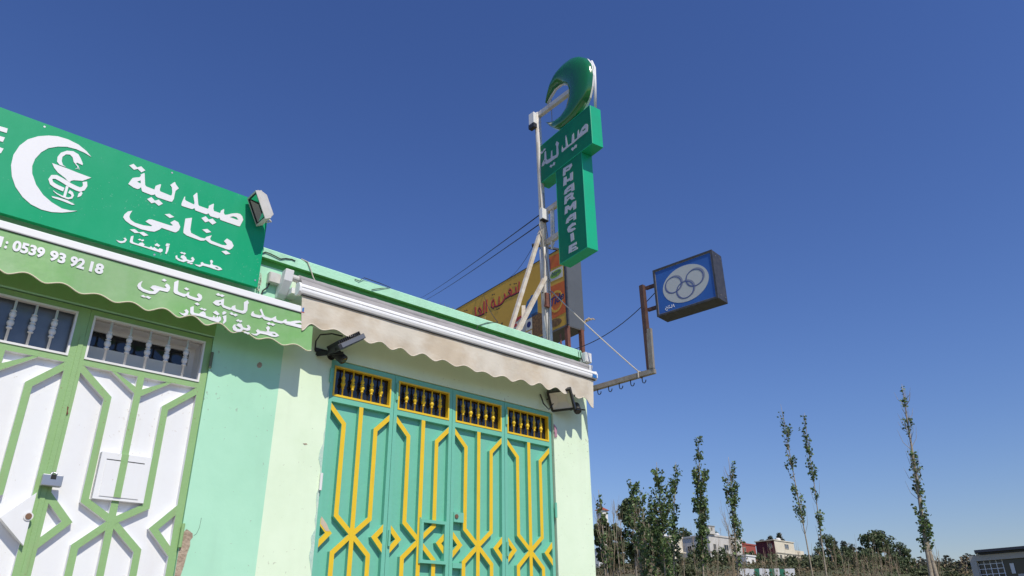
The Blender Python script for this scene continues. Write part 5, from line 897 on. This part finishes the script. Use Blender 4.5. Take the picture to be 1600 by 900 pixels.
# ------------------------------------------------------------------ blue sign with rings
BU = Vector((math.sin(R_(6.5)), -math.cos(R_(6.5)), 0)); BN = Vector((-BU.y, BU.x, 0)); B0 = Vector((5.46, 4.12, 0))
def BP(u, v, d=0.0): return B0 + BU * u + BN * d + Vector((0, 0, v))
def bbox(mb, u0, u1, v0, v1, d0, d1, mi=0):
    mb.hexa([BP(u0, v0, d0), BP(u1, v0, d0), BP(u1, v0, d1), BP(u0, v0, d1)], [BP(u0, v1, d0), BP(u1, v1, d0), BP(u1, v1, d1), BP(u0, v1, d1)], mi)
br = thing('sign_bracket', 'rusty brown steel bracket arm with hooks projecting from the wall corner', 'bracket', tuple(BP(-.9, 3.9)))
m = MB(); m.beam(BP(-.925, 3.893, .0), BP(.0, 3.910, 0), .045, .045); m.build('horizontal_arm', galv, br)
m = MB(); m.beam(BP(-.052, 3.935, 0), BP(-.052, 4.805, 0), .045, .045, up=(0, 1, 0)); m.build('upright_post', post_brown, br)
m = MB(); m.beam(BP(-.022, 3.935, -.012), BP(-.012, 4.33, -.012), .03, .05, up=(0, 1, 0)); m.build('old_lamp_tube', galv, br)
for v in (4.778, 4.545):
    m = MB(); m.beam(BP(-.029, v, 0.03), BP(.08, v, 0.03), .03, .03); m.build('stub_arm', post_brown, br)
for u in (-.66, -.53, -.405, -.275, -.145):
    m = MB(); m.tube([BP(u, 3.872 + .012, 0), BP(u, 3.845, 0), BP(u + .006, 3.826, 0), BP(u + .022, 3.82, 0), BP(u + .036, 3.832, 0), BP(u + .04, 3.848, 0)], 0.0045, 6); m.build('hook', dark_metal, br, smooth=True)
bs_ = thing('blue_ring_sign', 'square blue lightbox sign with three rings in a pale oval held by the bracket', 'sign', tuple(BP(.4, 4.43)))
m = MB(); bbox(m, .0815, .724, 4.430, 4.924, 0.008, .185); m.build('box_body', blue_frame, bs_, bevel=.004)
m = MB()
for a in ((.0815, .724, 4.430, 4.4475), (.0815, .724, 4.9065, 4.924), (.0815, .1, 4.4475, 4.9065), (.7065, .724, 4.4475, 4.9065)): bbox(m, a[0], a[1], a[2], a[3], -.004, .0078)
m.build('front_frame', blue_frame, bs_)
m = MB()
for a in ((.1, .7065, 4.4475, 4.4515), (.1, .7065, 4.9025, 4.9065), (.1, .104, 4.4515, 4.9025), (.7025, .7065, 4.4515, 4.9025)): bbox(m, a[0], a[1], a[2], a[3], .001, .0078)
m.build('inner_bead', galv, bs_)
m = MB(); bbox(m, .104, .7025, 4.4515, 4.9025, .005, .0078); m.build('blue_face', blue, bs_)
BF = lambda u, v, d: BP(u, v, d)
m = MB(); m.prism([oval(.414, 4.678, .244, .185, 40, 0.02)], BF, .003, .0048); m.build('pale_oval', oval_grey, bs_)
for k, (u, v, r) in enumerate(((.286, 4.7035, .086), (.514, 4.704, .089), (.404, 4.615, .089))):
    m = MB(); m.prism([oval(u + .016, v + .006, r + .004, r + .002, 32), oval(u - .004, v - .002, r + .002, r + .001, 32)[::-1]], BF, .0022 - k * .0001, .0029); m.build('ring_shadow', ring_shade, bs_)
    m = MB(); m.prism(ringp(u, v, r - .003, r + .0045, 36, .92), BF, .0012 - k * .00012, .0021 - k * .0001); m.build('ring', ring_blue, bs_)
letters('arabic_lettering', 'B1', sign_white, bs_, BF, .003, .0048)
m = MB()
for v, d in ((4.48, .06), (4.48, .15), (4.88, .06), (4.88, .15)): m.tube([BP(.7238, v, d), BP(.727, v, d)], .005, 6)
m.build('rivets', galv, bs_)

# ------------------------------------------------------------------ wires and ropes
def sag(a, b, s, n=14):
    a = Vector(a); b = Vector(b)
    return [a.lerp(b, k / n) - Vector((0, 0, s * 4 * (k / n) * (1 - k / n))) for k in range(n + 1)]
def line(name, label, cat, pts, r, mtl, group=None):
    m = MB(); m.tube(pts, r, 6); return tag(m.build(name, mtl, smooth=True), label, cat, group)
line('overhead_wire', 'upper black overhead wire running from the mast junction box to the far left', 'wire', sag((5.17, 5.24, 6.02), (24.3, 36.5, 21.3), .12, 24), .007, cable_black, 'overhead wires to the mast')
line('overhead_wire', 'lower black overhead wire running from the mast junction box to the far left', 'wire', sag((5.2, 5.24, 5.93), (24.55, 36.5, 21.2), .12, 24), .007, cable_black, 'overhead wires to the mast')
rp = line('guy_rope', 'pale rope stretched from the mast down to the end of the hook bracket', 'rope', sag((5.29, 5.27, 5.09), BP(-.165, 3.93, 0), .015, 12), .006, rope_m)
m = MB(); q = Vector((5.29, 5.27, 5.09)).lerp(BP(-.165, 3.93, 0), .40)
for k in range(5): m.tube([q + Vector((0, 0, -.02)), q + Vector((.01 + .012 * k, -.02 - .012 * k, .012 + .01 * (k % 3))), q + Vector((.02 + .01 * k, -.05 - .012 * k, .015 * (k % 2)))], .006, 5)
m.build('knot', mat('straw_knot', (.55, .42, .25), .9), rp)
m = MB(); e = BP(-.165, 3.93, 0); m.tube([e + Vector((.026, 0, .02)), e + Vector((.026, 0, -.05)), e + Vector((-.026, 0, -.05)), e + Vector((-.026, 0, .01)), e + Vector((.026, 0, .012))], .007, 5); m.build('tied_loop', rope_m, rp)
line('sagging_wire', 'thin wire sagging from the roof corner up to the blue ring sign', 'wire', sag((5.33, 5.1, 4.36), BP(.083, 4.72, .04), .10, 16), .004, cable_black)
line('cornice_cable', 'short loose black cable along the cornice right of the fascia sign', 'cable', [(1.93, 4.945 - .006, 4.262), (1.96, 4.937, 4.285), (2.0, 4.936, 4.283), (2.08, 4.937, 4.268), (2.12, 4.938, 4.286), (2.17, 4.939, 4.296), (2.2, 4.939, 4.292)], .0042, cable_black)
line('cornice_cable', 'thin pale cable hanging over the cornice down to the awning roller', 'cable', [(2.25, 4.95, 4.33), (2.30, 4.937, 4.315), (2.33, 4.935, 4.26), (2.355, 4.93, 4.20), (2.365, 4.905, 4.157)], .0045, rope_m)
line('cornice_cable', 'loose black cable loop on the cornice above the beige awning middle', 'cable', [(2.72, 4.938, 4.30), (2.76, 4.936, 4.295), (2.80, 4.93, 4.335), (2.95, 4.94, 4.338), (3.06, 4.94, 4.33), (2.96, 4.936, 4.29), (2.88, 4.936, 4.255)], .003, cable_black)
line('cornice_cable', 'dark cable crossing the cornice and leading up towards the billboard', 'cable', [(3.95, 4.9, 4.16), (4.0, 4.938, 4.235), (4.1, 4.937, 4.29), (4.25, 4.95, 4.34)] + [Vector((4.25, 4.95, 4.34)).lerp(GP(-1.9, 6.80, -.02), k / 8) - Vector((0, 0, .05 * 4 * (k / 8) * (1 - k / 8))) for k in range(1, 9)], .0032, cable_black)
line('billboard_cable', 'thin black cable rising from the billboard edge to the mast', 'cable', sag(GP(-1.28, 6.825, -.01), (5.19, 5.28, 5.84), .10, 16), .003, cable_black)
# weeds on the parapet
wd = thing('parapet_weeds', 'small dry weed tuft growing on top of the cornice near the wires', 'weeds', (3.75, 5.0, 4.328))
rnd = random.Random(8); m = MB()
for k in range(60):
    x = rnd.gauss(3.72, .09); y = 5.0 + rnd.uniform(-.03, .1); h = rnd.uniform(.01, .055)
    m.face([(x - .004, y, 4.327), (x + .004, y, 4.327), (x + rnd.uniform(-.02, .02), y + rnd.uniform(-.02, .02), 4.327 + h)])
m.build('blades', mat('weed', (.16, .15, .06), .9, island=.4), wd, fix=False)

# ------------------------------------------------------------------ poplars and saplings
def leafquad(mb, p, s, rnd, nrm=None):
    n = Vector((rnd.gauss(0, 1), rnd.gauss(0, 1), rnd.gauss(0, 1) + .3)).normalized() if nrm is None else nrm
    u = n.orthogonal().normalized(); a = rnd.uniform(0, 6.28); v = n.cross(u); x = u * math.cos(a) + v * math.sin(a); y = n.cross(x)
    mb.face([p - x * s * .5, p - y * s * .42 + n * s * .08, p + x * s * .62, p + y * s * .42 + n * s * .08])
PLAB = {'P1': 'thin poplar closest to the right edge of the shop wall', 'P3': 'poplar with a leafy tip rising just above the rounded bushy tree', 'P3b': 'thin poplar just right of the rounded bushy tree',
        'P5': 'densest leafy poplar with two tips left of the grey hill house', 'P6': 'slim poplar close to the right of the densest one', 'P7': 'tall leafy poplar in front of the grey hill house',
        'P8': 'poplar with pale bare lower stems right of the grey hill house', 'P9': 'tall thin leaning poplar with separate leaf clumps above the cream and maroon house', 'P10': 'thin poplar with separate leaf clumps, right one of the leaning pair',
        'P11': 'tallest poplar with thick pale twin trunk and half bare top'}
for name, b, t, segs, tr in FAR['pop']:
    rnd = random.Random(hash_ := sum(ord(ch) * (i + 7) for i, ch in enumerate(name)))
    tree = thing('poplar_tree', PLAB[name], 'tree', tuple(b), 'poplars beyond the shop')
    b = Vector(b); t = Vector(t); ax = t - b
    bend = [Vector((rnd.uniform(-1, 1), rnd.uniform(-1, 1), 0)) * 0.10 for _ in range(3)]
    def at(f):
        return b + ax * f + bend[0] * math.sin(f * 5) * f * (1 - f) * 1.6 + bend[1] * math.sin(f * 11) * (1 - f) * f
    m = MB(); N = 22; m.tube([at(k / N) for k in range(N + 1)], [(tr if name == 'P11' else tr * .62) * (1 - k / N) ** .8 + .007 for k in range(N + 1)], 8); m.build('trunk', bark, tree, smooth=True)
    if name == 'P11':
        d = Vector((.18, -.42, 0)); m = MB(); m.tube([b + d, (b + d).lerp(at(.35), .5) + d * .25, at(.40) + d * .12, at(.46)], [.10, .09, .07, .045], 8); m.build('second_trunk', bark, tree, smooth=True)
    mb = MB(); lv = MB(); H_ = ax.length
    for (t0, t1, nl, w) in segs:
        nl = int(nl * {'P9': .66, 'P10': .66, 'P11': .6, 'P8': .8}.get(name, 1.0)); w *= 1.12
        nb = max(2, int(nl / 20))
        ends = []
        for k in range(nb):          # upright side shoots, hugging the stem as poplars do
            f = rnd.uniform(t0, t1) if nb > 1 else (t0 + t1) / 2
            f0 = max(0.05, f - rnd.uniform(.02, .10)); a = rnd.uniform(0, 6.28); rad = w * rnd.uniform(.45, 1.15)
            e = at(f) + Vector((math.cos(a) * rad, math.sin(a) * rad, 0)); p0 = at(f0); mid = p0.lerp(e, .5) + Vector((math.cos(a), math.sin(a), 0)) * rad * .22
            mb.tube([p0, mid, e], [.014, .010, .004], 4, cap=False); ends.append((p0, mid, e))
        for k in range(nl):
            p0, mid, e = ends[k % nb]; s = rnd.random() ** .55; q = p0.lerp(mid, s * 2) if s < .5 else mid.lerp(e, s * 2 - 1)
            q = q + Vector((rnd.gauss(0, 1), rnd.gauss(0, 1), rnd.gauss(0, 1.2))) * .06
            leafquad(lv, q, rnd.uniform(.08, .15), rnd)
    nbare = {'P8': 46, 'P11': 40, 'P9': 8, 'P3': 16, 'P1': 12}.get(name, 8)
    for k in range(nbare):
        f0 = rnd.uniform(.25, .9) if name != 'P11' else rnd.uniform(.55, .97); a = rnd.uniform(0, 6.28); L_ = rnd.uniform(.5, 1.5) * (1.1 - f0) + .35; rad = rnd.uniform(.10, .36)
        if name == 'P11': rad *= 1.2
        p0 = at(f0); e = p0 + Vector((math.cos(a) * rad, math.sin(a) * rad, L_)); mb.tube([p0, p0.lerp(e, .4) + Vector((math.cos(a), math.sin(a), 0)) * rad * .3, e], [.011, .008, .003], 4, cap=False)
    mb.build('branches', twig if name != 'P11' else bark, tree, fix=False)
    lv.build('crown', leaf_pop, tree, fix=False)
def az_word(p): return p
SAPG = 'bare saplings on the slope'
for k, (b, t) in enumerate(sorted(FAR['sap'], key=lambda q: -math.atan2(q[1][1], q[1][0]))):
    rnd = random.Random(100 + k); b = Vector(b); t = Vector(t); L_ = (t - b).length
    tree = thing('bare_sapling', 'bare pale sapling stem on the slope, %s from the left' % ORD[k], 'sapling', tuple(b), SAPG)
    m = MB(); bd = Vector((rnd.uniform(-.3, .3), rnd.uniform(-.3, .3), 0)); m.tube([b, b.lerp(t, .25) + bd * .7, b.lerp(t, .5) + bd * .5, b.lerp(t, .75) - bd * .15, t], [.026, .022, .018, .012, .004], 6); m.build('stem', twig if k % 3 else bark, tree, smooth=True)
    m = MB()
    for j in range(30):
        f = rnd.uniform(.25, .97); p0 = b.lerp(t, f) + bd * (.55 * (1 - f)); a = rnd.uniform(0, 6.28); e = p0 + Vector((math.cos(a) * rnd.uniform(.05, .22), math.sin(a) * rnd.uniform(.05, .22), rnd.uniform(.3, 1.1)))
        m.tube([p0, p0.lerp(e, .5) + Vector((math.cos(a), math.sin(a), 0)) * .06, e], [.007, .006, .003], 4, cap=False)
    m.build('twigs', twig, tree, fix=False)

# ------------------------------------------------------------------ hillside trees and bushes
HLAB = {0: ('bushy_tree', 'bushy tree among the poplars'), 1: ('round_tree', 'dark round evergreen tree on the hillside'), 2: ('pine_tree', 'dark pine on the ridge'), 3: ('umbrella_tree', 'largest rounded tree on the ridge standing above all its neighbours'),
        4: ('wispy_pine', 'wispy wind-bent pine on the right part of the ridge'), 5: ('hillside_bush', 'olive green bush on the slope')}
HSPEC = {0: 'rounded dark green bushy tree between the shop wall and the dense poplar', 1: 'dark bushy tree just right of the shop wall edge', 2: 'low bushy tree behind the dense poplar', 36: 'bushy tree low between the shop wall and the rounded tree', 37: 'bushy tree low at the foot of the dense poplar',
         3: 'rounded tree left behind the grey hill house', 4: 'small dark tree peeping over the grey hill house roof', 42: 'dark round bush in front of the grey hill house', 14: 'thin dark spire tree right of the largest rounded tree',
         15: 'dense dark tree at the right shoulder of the ridge', 26: 'wind-bent pine touching the right hand concrete building'}
rank = {}
for kd in range(6):
    ids = [i for i, q in enumerate(FAR['hill']) if q[6] == kd and i not in HSPEC]
    for n_, i in enumerate(sorted(ids, key=lambda i: -math.atan2(FAR['hill'][i][1], FAR['hill'][i][0]))): rank[i] = ORD[n_]
for k, (x, y, g, zb, zt, hw, kind) in enumerate(FAR['hill']):
    rnd = random.Random(500 + k); nm, lab = HLAB[kind]
    far = math.hypot(x, y) > 70
    lab = HSPEC.get(k) or (lab if kind == 3 else lab + ', %s from the left' % rank[k])
    tree = thing(nm, lab, 'bush' if kind == 5 else 'tree', (x, y, min(g, zb)), {1: 'evergreens on the hillside', 2: 'pines on the ridge', 4: 'wind-bent pines on the ridge', 5: 'bushes on the slope'}.get(kind))
    h = zt - zb; g0 = min(g, zb) - .1
    lx = {4: .5}.get(kind, 0) * hw
    m = MB(); top = Vector((x + lx, y - lx, zt - h * .15)); r0 = (.05 * h + .05) if far else (.015 * h + .03)
    m.tube([(x, y, g0), (x + lx * .3, y - lx * .3, zb + h * .3), top], [r0 * .8, r0 * .55, r0 * .2], 6)
    for j in range(7):
        a = rnd.uniform(0, 6.28); f = rnd.uniform(.2, .7); p0 = Vector((x, y, zb + h * f)); m.tube([p0, p0 + Vector((math.cos(a) * hw * .7, math.sin(a) * hw * .7, h * .18))], [r0 * .3, r0 * .1], 4, cap=False)
    m.build('trunk', bark if kind in (0, 3) else twig, tree, smooth=True)
    lv = MB()
    mtl = {0: leaf_dark, 1: leaf_dark, 2: leaf_pine, 3: leaf_dark, 4: leaf_wispy, 5: leaf_bush}[kind]
    cl = []
    ncl = {0: 46, 1: 26, 2: 18, 3: 40, 4: 20, 5: 24}[kind]
    for j in range(ncl):
        while True:
            p = Vector((rnd.uniform(-1, 1), rnd.uniform(-1, 1), rnd.uniform(-1, 1)))
            if p.length < 1: break
        p = p.normalized() * (p.length ** .45)
        fz = (p.z + 1) / 2
        if kind == 2: wz = max(.15, 1.05 - fz)
        elif kind == 4: wz = .9
        else: wz = 1
        cl.append((Vector((x + p.x * hw * .8 * wz + lx * fz, y + p.y * hw * .8 * wz - lx * fz, zb + h * (.1 + .82 * fz))), rnd.uniform(.22, .42) * min(hw, h * .6)))
    if kind == 4: cl = [(c_ + Vector((0, 0, 0)), r_ * .8) for c_, r_ in cl]
    nl = {0: 4200, 1: 1700, 2: 1200, 3: 2600, 4: 700, 5: 1500}[kind]
    sz = .15 if not far else hw * .10 + .05
    for j in range(nl):
        c_, r_ = cl[j % ncl]; d = Vector((rnd.gauss(0, 1), rnd.gauss(0, 1), rnd.gauss(0, 1))).normalized()
        q = c_ + Vector((d.x * r_, d.y * r_, d.z * r_ * (.8 if kind != 4 else .28))) * rnd.uniform(.55, 1.05)
        leafquad(lv, q, sz * rnd.uniform(.6, 1.4), rnd, (d + Vector((rnd.gauss(0, .5), rnd.gauss(0, .5), rnd.gauss(0, .5)))).normalized())
    lv.build('crown', mtl, tree, fix=False)
# ground cover on the slope: nobody could count it
m = MB(); rnd = random.Random(77)
for k in range(42000):
    a = R_(rnd.uniform(15, 44.5)); r = rnd.uniform(64, 165); x, y = r * math.cos(a), r * math.sin(a)
    if 110 < r < 175 and 29 < math.degrees(a) < 34 and rnd.random() < .5: continue
    cl_ = math.sin(x * .5) * math.sin(y * .43 + 1) + .6 * math.sin(x * .21 + y * .33)
    hgt = max(.15, .55 + .6 * cl_) * rnd.uniform(.3, 1.0)
    leafquad(m, Vector((x, y, ground_h(x, y) + rnd.uniform(0, hgt))), rnd.uniform(.13, .34), rnd)
ug = m.build('undergrowth', grass_m, fix=False); ug['kind'] = 'stuff'; ug['label'] = 'dry brown and green undergrowth covering the slope'; ug['category'] = 'undergrowth'

# ------------------------------------------------------------------ houses on the hill
HS = dict(FAR['hs'])
def wall_box(mb, x0, x1, y0, y1, z0, z1): mb.box(x0, x1, y0, y1, z0, z1)
def win(parent, face, a, b, z0, z1, x0, y0, mtl=glass_dark, frame=True):
    """window on the -X face (face 'x': a..b are y) or the -Y face (face 'y': a..b are x), set in a frame"""
    e = .07
    m = MB(); f = MB()
    if face == 'x':
        m.box(x0 - .03, x0 - .004, a, b, z0, z1)
        for p in ((a - e, b + e, z1, z1 + e), (a - e, b + e, z0 - e, z0), (a - e, a, z0, z1), (b, b + e, z0, z1), ((a + b) / 2 - .03, (a + b) / 2 + .03, z0, z1)): f.box(x0 - .07, x0 - .004, p[0], p[1], p[2], p[3])
    else:
        m.box(a, b, y0 - .03, y0 - .004, z0, z1)
        for p in ((a - e, b + e, z1, z1 + e), (a - e, b + e, z0 - e, z0), (a - e, a, z0, z1), (b, b + e, z0, z1), ((a + b) / 2 - .03, (a + b) / 2 + .03, z0, z1)): f.box(p[0], p[1], y0 - .07, y0 - .004, p[2], p[3])
    w = f.build('window', sill_m, parent); m.build('pane', mtl, w)
    w.location = -ORIGIN[parent.name]
    return w
def fixsub(parent):
    for c_ in parent.children:
        for d_ in c_.children: d_.location = (0, 0, 0)
def house(name, label, x0, y0, z0, z1, x1, y1, my, mx, parapet=.35):
    t = thing(name, label, 'house', (x0, y0, z0))
    m = MB(); m.box(x0, x1, y0, y1, z0, z1, 0); o = m.build('walls', [my, mx], t)
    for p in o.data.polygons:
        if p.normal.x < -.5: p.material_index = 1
    m = MB(); e = .12
    m.box(x0 - e, x1 + e, y0 - e, y0 + .12, z1, z1 + parapet); m.box(x0 - e, x1 + e, y1 - .12, y1 + e, z1, z1 + parapet); m.box(x0 - e, x0 + .12, y0 + .12, y1 - .12, z1, z1 + parapet); m.box(x1 - .12, x1 + e, y0 + .12, y1 - .12, z1, z1 + parapet)
    m.build('parapet', my, t)
    return t
x0, y0, z0, z1, x1, y1, g = HS['H1']
h1 = house('hill_house', 'large unfinished grey block house with a small stair tower on the hill', x0, y0, g - 1.5, z1 - .3, x1, y1, house_grey, house_grey, .3)
a = HS['H1t']; m = MB(); m.box(a[0] - .9, a[0] + 1.0, a[1] - .2, a[1] + 1.6, z1, a[3]); m.build('stair_tower', house_grey, h1)
m = MB(); m.box(a[0] - 1.0, a[0] + 1.1, a[1] - .3, a[1] + 1.7, a[3] + .001, a[3] + .12); m.build('tower_slab', concrete, h1)
win(h1, 'y', a[0] - .25, a[0] + .15, z1 + .75, z1 + 1.15, a[0], a[1] - .2)
for wx, zz, w_ in ((1.2, 17.5, .7), (4.6, 17.6, 1.3), (7.6, 17.5, 1.3), (1.6, 15.9, .8), (5.0, 15.8, .9)): win(h1, 'y', x0 + wx, x0 + wx + w_, zz, zz + .9, x0, y0)
for wy, zz in ((1.2, 17.4), (4.0, 17.4)): win(h1, 'x', y0 + wy, y0 + wy + .8, zz, zz + .9, x0, y0)
m = MB(); m.box(x0 - .1, x1 + .1, y0 - .1, y0 - .003, 16.9, 17.05); m.build('floor_band', concrete, h1)
x0, y0, z0, z1, x1, y1, g = HS['H2']
h2 = house('hill_house', 'cream two storey house with open arches left of the grey hill house', x0, y0, g - 1.5, z1, x1 - 3.2, y1 + 5, house_cream, house_cream, .25)
for wx, zz, w_, hh in ((.5, 17.3, .6, 1.1), (1.7, 17.2, .6, 1.0), (.4, 14.9, .5, 1.4), (1.5, 14.9, .6, 1.4), (2.6, 14.9, .6, 1.3)): win(h2, 'y', x0 + wx, x0 + wx + w_, zz, zz + hh, x0, y0)
m = MB(); m.box(x0 - .3, x1 - 3.0, y0 - .5, y0 - .003, 16.6, 16.8); m.build('balcony_slab', house_cream, h2)
x0, y0, z0, z1, x1, y1, g = HS['H2g']
h3 = house('hill_house', 'low grey shed with pale top seen between the poplars', x0, y0, g - 1, z1, x1, y1 + .6, house_grey, house_grey, .25)
win(h3, 'y', x0 + .8, x0 + 1.4, z1 - 1.5, z1 - .8, x0, y0)
x0, y0, z0, z1, x1, y1, g = HS['H3']
h4 = house('hill_house', 'small brick red house on the ridge left of the maroon house', x0, y0, g - 1, z1, x1, y1 + 2, house_red, house_red, .3)
m = MB(); m.box(x0 + 1.0, x0 + 3.2, y0 + .5, y0 + 2, z1, z1 + .7); m.build('roof_room', house_red, h4)
win(h4, 'y', x0 + 1.2, x0 + 1.9, z1 - 1.3, z1 - .6, x0, y0)
x0, y0, z0, z1, x1, y1, g = HS['H4']
h5 = house('hill_house', 'house with dark maroon side wall and sunlit cream front on the hill', x0, y0, g - 1.5, z1, x1 - 3.2, y1, house_cream, house_maroon, .15)
m = MB(); m.box(x1 - 3.199, x1, y0, y1 - .5, g - 1.5, z1 - 1.25); m.build('side_wing', house_cream, h5)
m = MB(); m.box(x0 + .2, x1 - .1, y0 - .12, y0 - .003, z1 - 2.1, z1 - 1.95); m.build('floor_band', sill_m, h5)
m = MB(); m.box(x0 - .35, x0 - .14, y0 - .12, y1 + .1, z1 + .02, z1 + .16); m.build('roof_edge', house_cream, h5)
win(h5, 'y', x0 + 3.4, x0 + 4.6, z1 - 1.15, z1 - .45, x0, y0, glass_frost); win(h5, 'x', y0 + .6, y0 + 1.1, z1 - 1.2, z1 - .6, x0, y0)
win(h5, 'y', x0 + 1.2, x0 + 1.8, z1 - 3.0, z1 - 2.4, x0, y0)
x0, y0, z0, z1, x1, y1, g = HS['H5']
h6 = house('hill_house', 'small white box house below the brick red house', x0, y0, g - 2, z1, x1, y1, house_white, house_white, .2)
win(h6, 'y', x0 + 1.5, x0 + 2.0, z1 - 1.2, z1 - .5, x0, y0)
x0, y0, z0, z1, x1, y1, g = HS['H5b']
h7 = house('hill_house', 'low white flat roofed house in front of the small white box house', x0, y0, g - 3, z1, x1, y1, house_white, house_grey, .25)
m = MB(); m.box(x0 - .5, x1 + .3, y0 - .6, y0 - .125, z1 - .05, z1 + .1); m.build('canopy', concrete, h7)
win(h7, 'x', y0 + 1.0, y0 + 1.7, z1 - 1.1, z1 - .4, x0, y0)
x0, y0, z0, z1, x1, y1, g = HS['H6']
h8 = house('hill_house', 'distant white house with red tiled roof just right of the shop wall', x0, y0, g - 1, z1, x1, y1 + .4, house_white, house_white, .05)
m = MB(); cx, cy = (x0 + x1) / 2, (y0 + y1 + .4) / 2
for p, q in (((x0 - .3, y0 - .3), (x1 + .3, y0 - .3)), ((x1 + .3, y0 - .3), (x1 + .3, y1 + .7)), ((x1 + .3, y1 + .7), (x0 - .3, y1 + .7)), ((x0 - .3, y1 + .7), (x0 - .3, y0 - .3))): m.face([(*p, z1 + .055), (*q, z1 + .055), (cx, cy, z1 + .8)])
m.build('tiled_roof', tile_red, h8)
win(h8, 'y', x0 + .5, x0 + 1.0, z1 - 1.6, z1 - .7, x0, y0)
x0, y0, z0, z1, x1, y1, g = HS['H7']
h9 = house('hill_house', 'tiny white hut low on the slope just right of the shop wall', x0, y0, g - 1, z1, x1, y1 + .3, house_white, house_white, .1)
for hh, tx, ty_, tz in ((h1, HS['H1'][0] + 6.5, HS['H1'][1] + 2.5, HS['H1'][3]), (h5, HS['H4'][0] + 4.6, HS['H4'][1] + 1.8, HS['H4'][3]), (h2, HS['H2'][0] + 1.5, HS['H2'][1] + 2.2, HS['H2'][3])):
    m = MB(); m.lathe(tx, ty_, [(.45, tz - .3), (.45, tz + .75), (.25, tz + .9)], 12); m.build('water_tank', house_white, hh)
    m = MB(); m.tube([(tx + 1.3, ty_, tz - .3), (tx + 1.3, ty_, tz + 2.0)], .03, 5); m.beam((tx + .9, ty_, tz + 1.8), (tx + 1.7, ty_, tz + 1.8), .03, .03); m.beam((tx + 1.0, ty_, tz + 1.55), (tx + 1.6, ty_, tz + 1.55), .03, .03); m.build('aerial', galv, hh)
for hh in (h1, h2, h3, h4, h5, h6, h7, h8, h9): fixsub(hh)

# white and green sheet fence
fc = thing('sheet_fence', 'white and green sheet metal fence at the foot of the slope', 'fence', (80.7, 50.1, 8.3))
fa = Vector((80.0, 51.3, 0)); fb = Vector((83.0, 46.2, 0)); nP = 11
for k in range(nP):
    a = fa.lerp(fb, k / nP); b = fa.lerp(fb, (k + .97) / nP); z = ground_h(a.x, a.y)
    m = MB(); m.beam(Vector((a.x, a.y, z + .42)), Vector((b.x, b.y, z + .40)), .05 + .02 * (k % 2), 1.05 + .06 * math.sin(k * 2.1)); m.build('panel', green_paint if k in (3, 6, 8) else white_paint, fc)

# concrete building at the right edge
X8 = 80.0; s8 = X8 / 46.0
def py(y): return y * s8
def pz(z): return 1.6 + (z - 1.6) * s8
cb_ = thing('concrete_building', 'modern concrete framed building with grid windows and dark roof at the right edge', 'building', (X8, py(14), ground_h(X8, 24)))
gz = ground_h(X8, 24) - 1
m = MB()
m.box(X8, X8 + .6, py(15.28), py(15.58), gz, pz(5.40)); m.box(X8, X8 + .6, py(8), py(15.58), pz(5.401), pz(5.685)); m.box(X8, X8 + .6, py(8), py(8.3), gz, pz(5.40)); m.build('concrete_frame', frame_stone, cb_)
m = MB(); m.box(X8 + .601, X8 + 12, py(8.1), py(15.5), gz, pz(5.60)); m.build('block', house_grey, cb_)
m = MB(); m.box(X8 - .15, X8 + 12, py(8), py(15.08), pz(5.70), pz(5.79)); m.box(X8 - .5, X8 + 12.3, py(7.8), py(15.16), pz(5.791), pz(5.92)); m.build('roof', roof_dark, cb_)
m = MB(); m.box(X8 + .40, X8 + .42, py(8.3), py(15.279), gz, pz(5.40)); m.build('window_glass', glass_dark, cb_)
ys = [15.28, 15.0, 14.71, 14.42, 14.13]; zs = [5.385, 5.24, 5.0, 4.75, 4.5]
gw = MB()
for k in range(4):
    for j in range(4):
        m = MB(); m.box(X8 + .35, X8 + .37, py(ys[k + 1] + .018), py(ys[k] - .018), pz(zs[j + 1] + .018), pz(zs[j] - .018)); m.build('pane', glass_dark, cb_)
m = MB()
for y_ in ys: m.box(X8 + .33, X8 + .395, py(y_ - .016), py(y_ + .016) - (.001 if y_ == 15.28 else 0), pz(4.3), pz(5.399))
for z_ in zs[1:]: m.box(X8 + .34, X8 + .392, py(14.13), py(15.27), pz(z_ - .014), pz(z_ + .014))
m.build('window_grid', pvc, cb_)
m = MB(); m.box(X8 + .30, X8 + .36, py(13.64), py(13.82), pz(4.70), pz(5.19)); m.build('white_shutter', house_white, cb_)
m = MB(); m.box(X8 + .30, X8 + .36, py(13.2), py(13.56), pz(4.2), pz(4.67)); m.build('white_panel', house_grey, cb_)
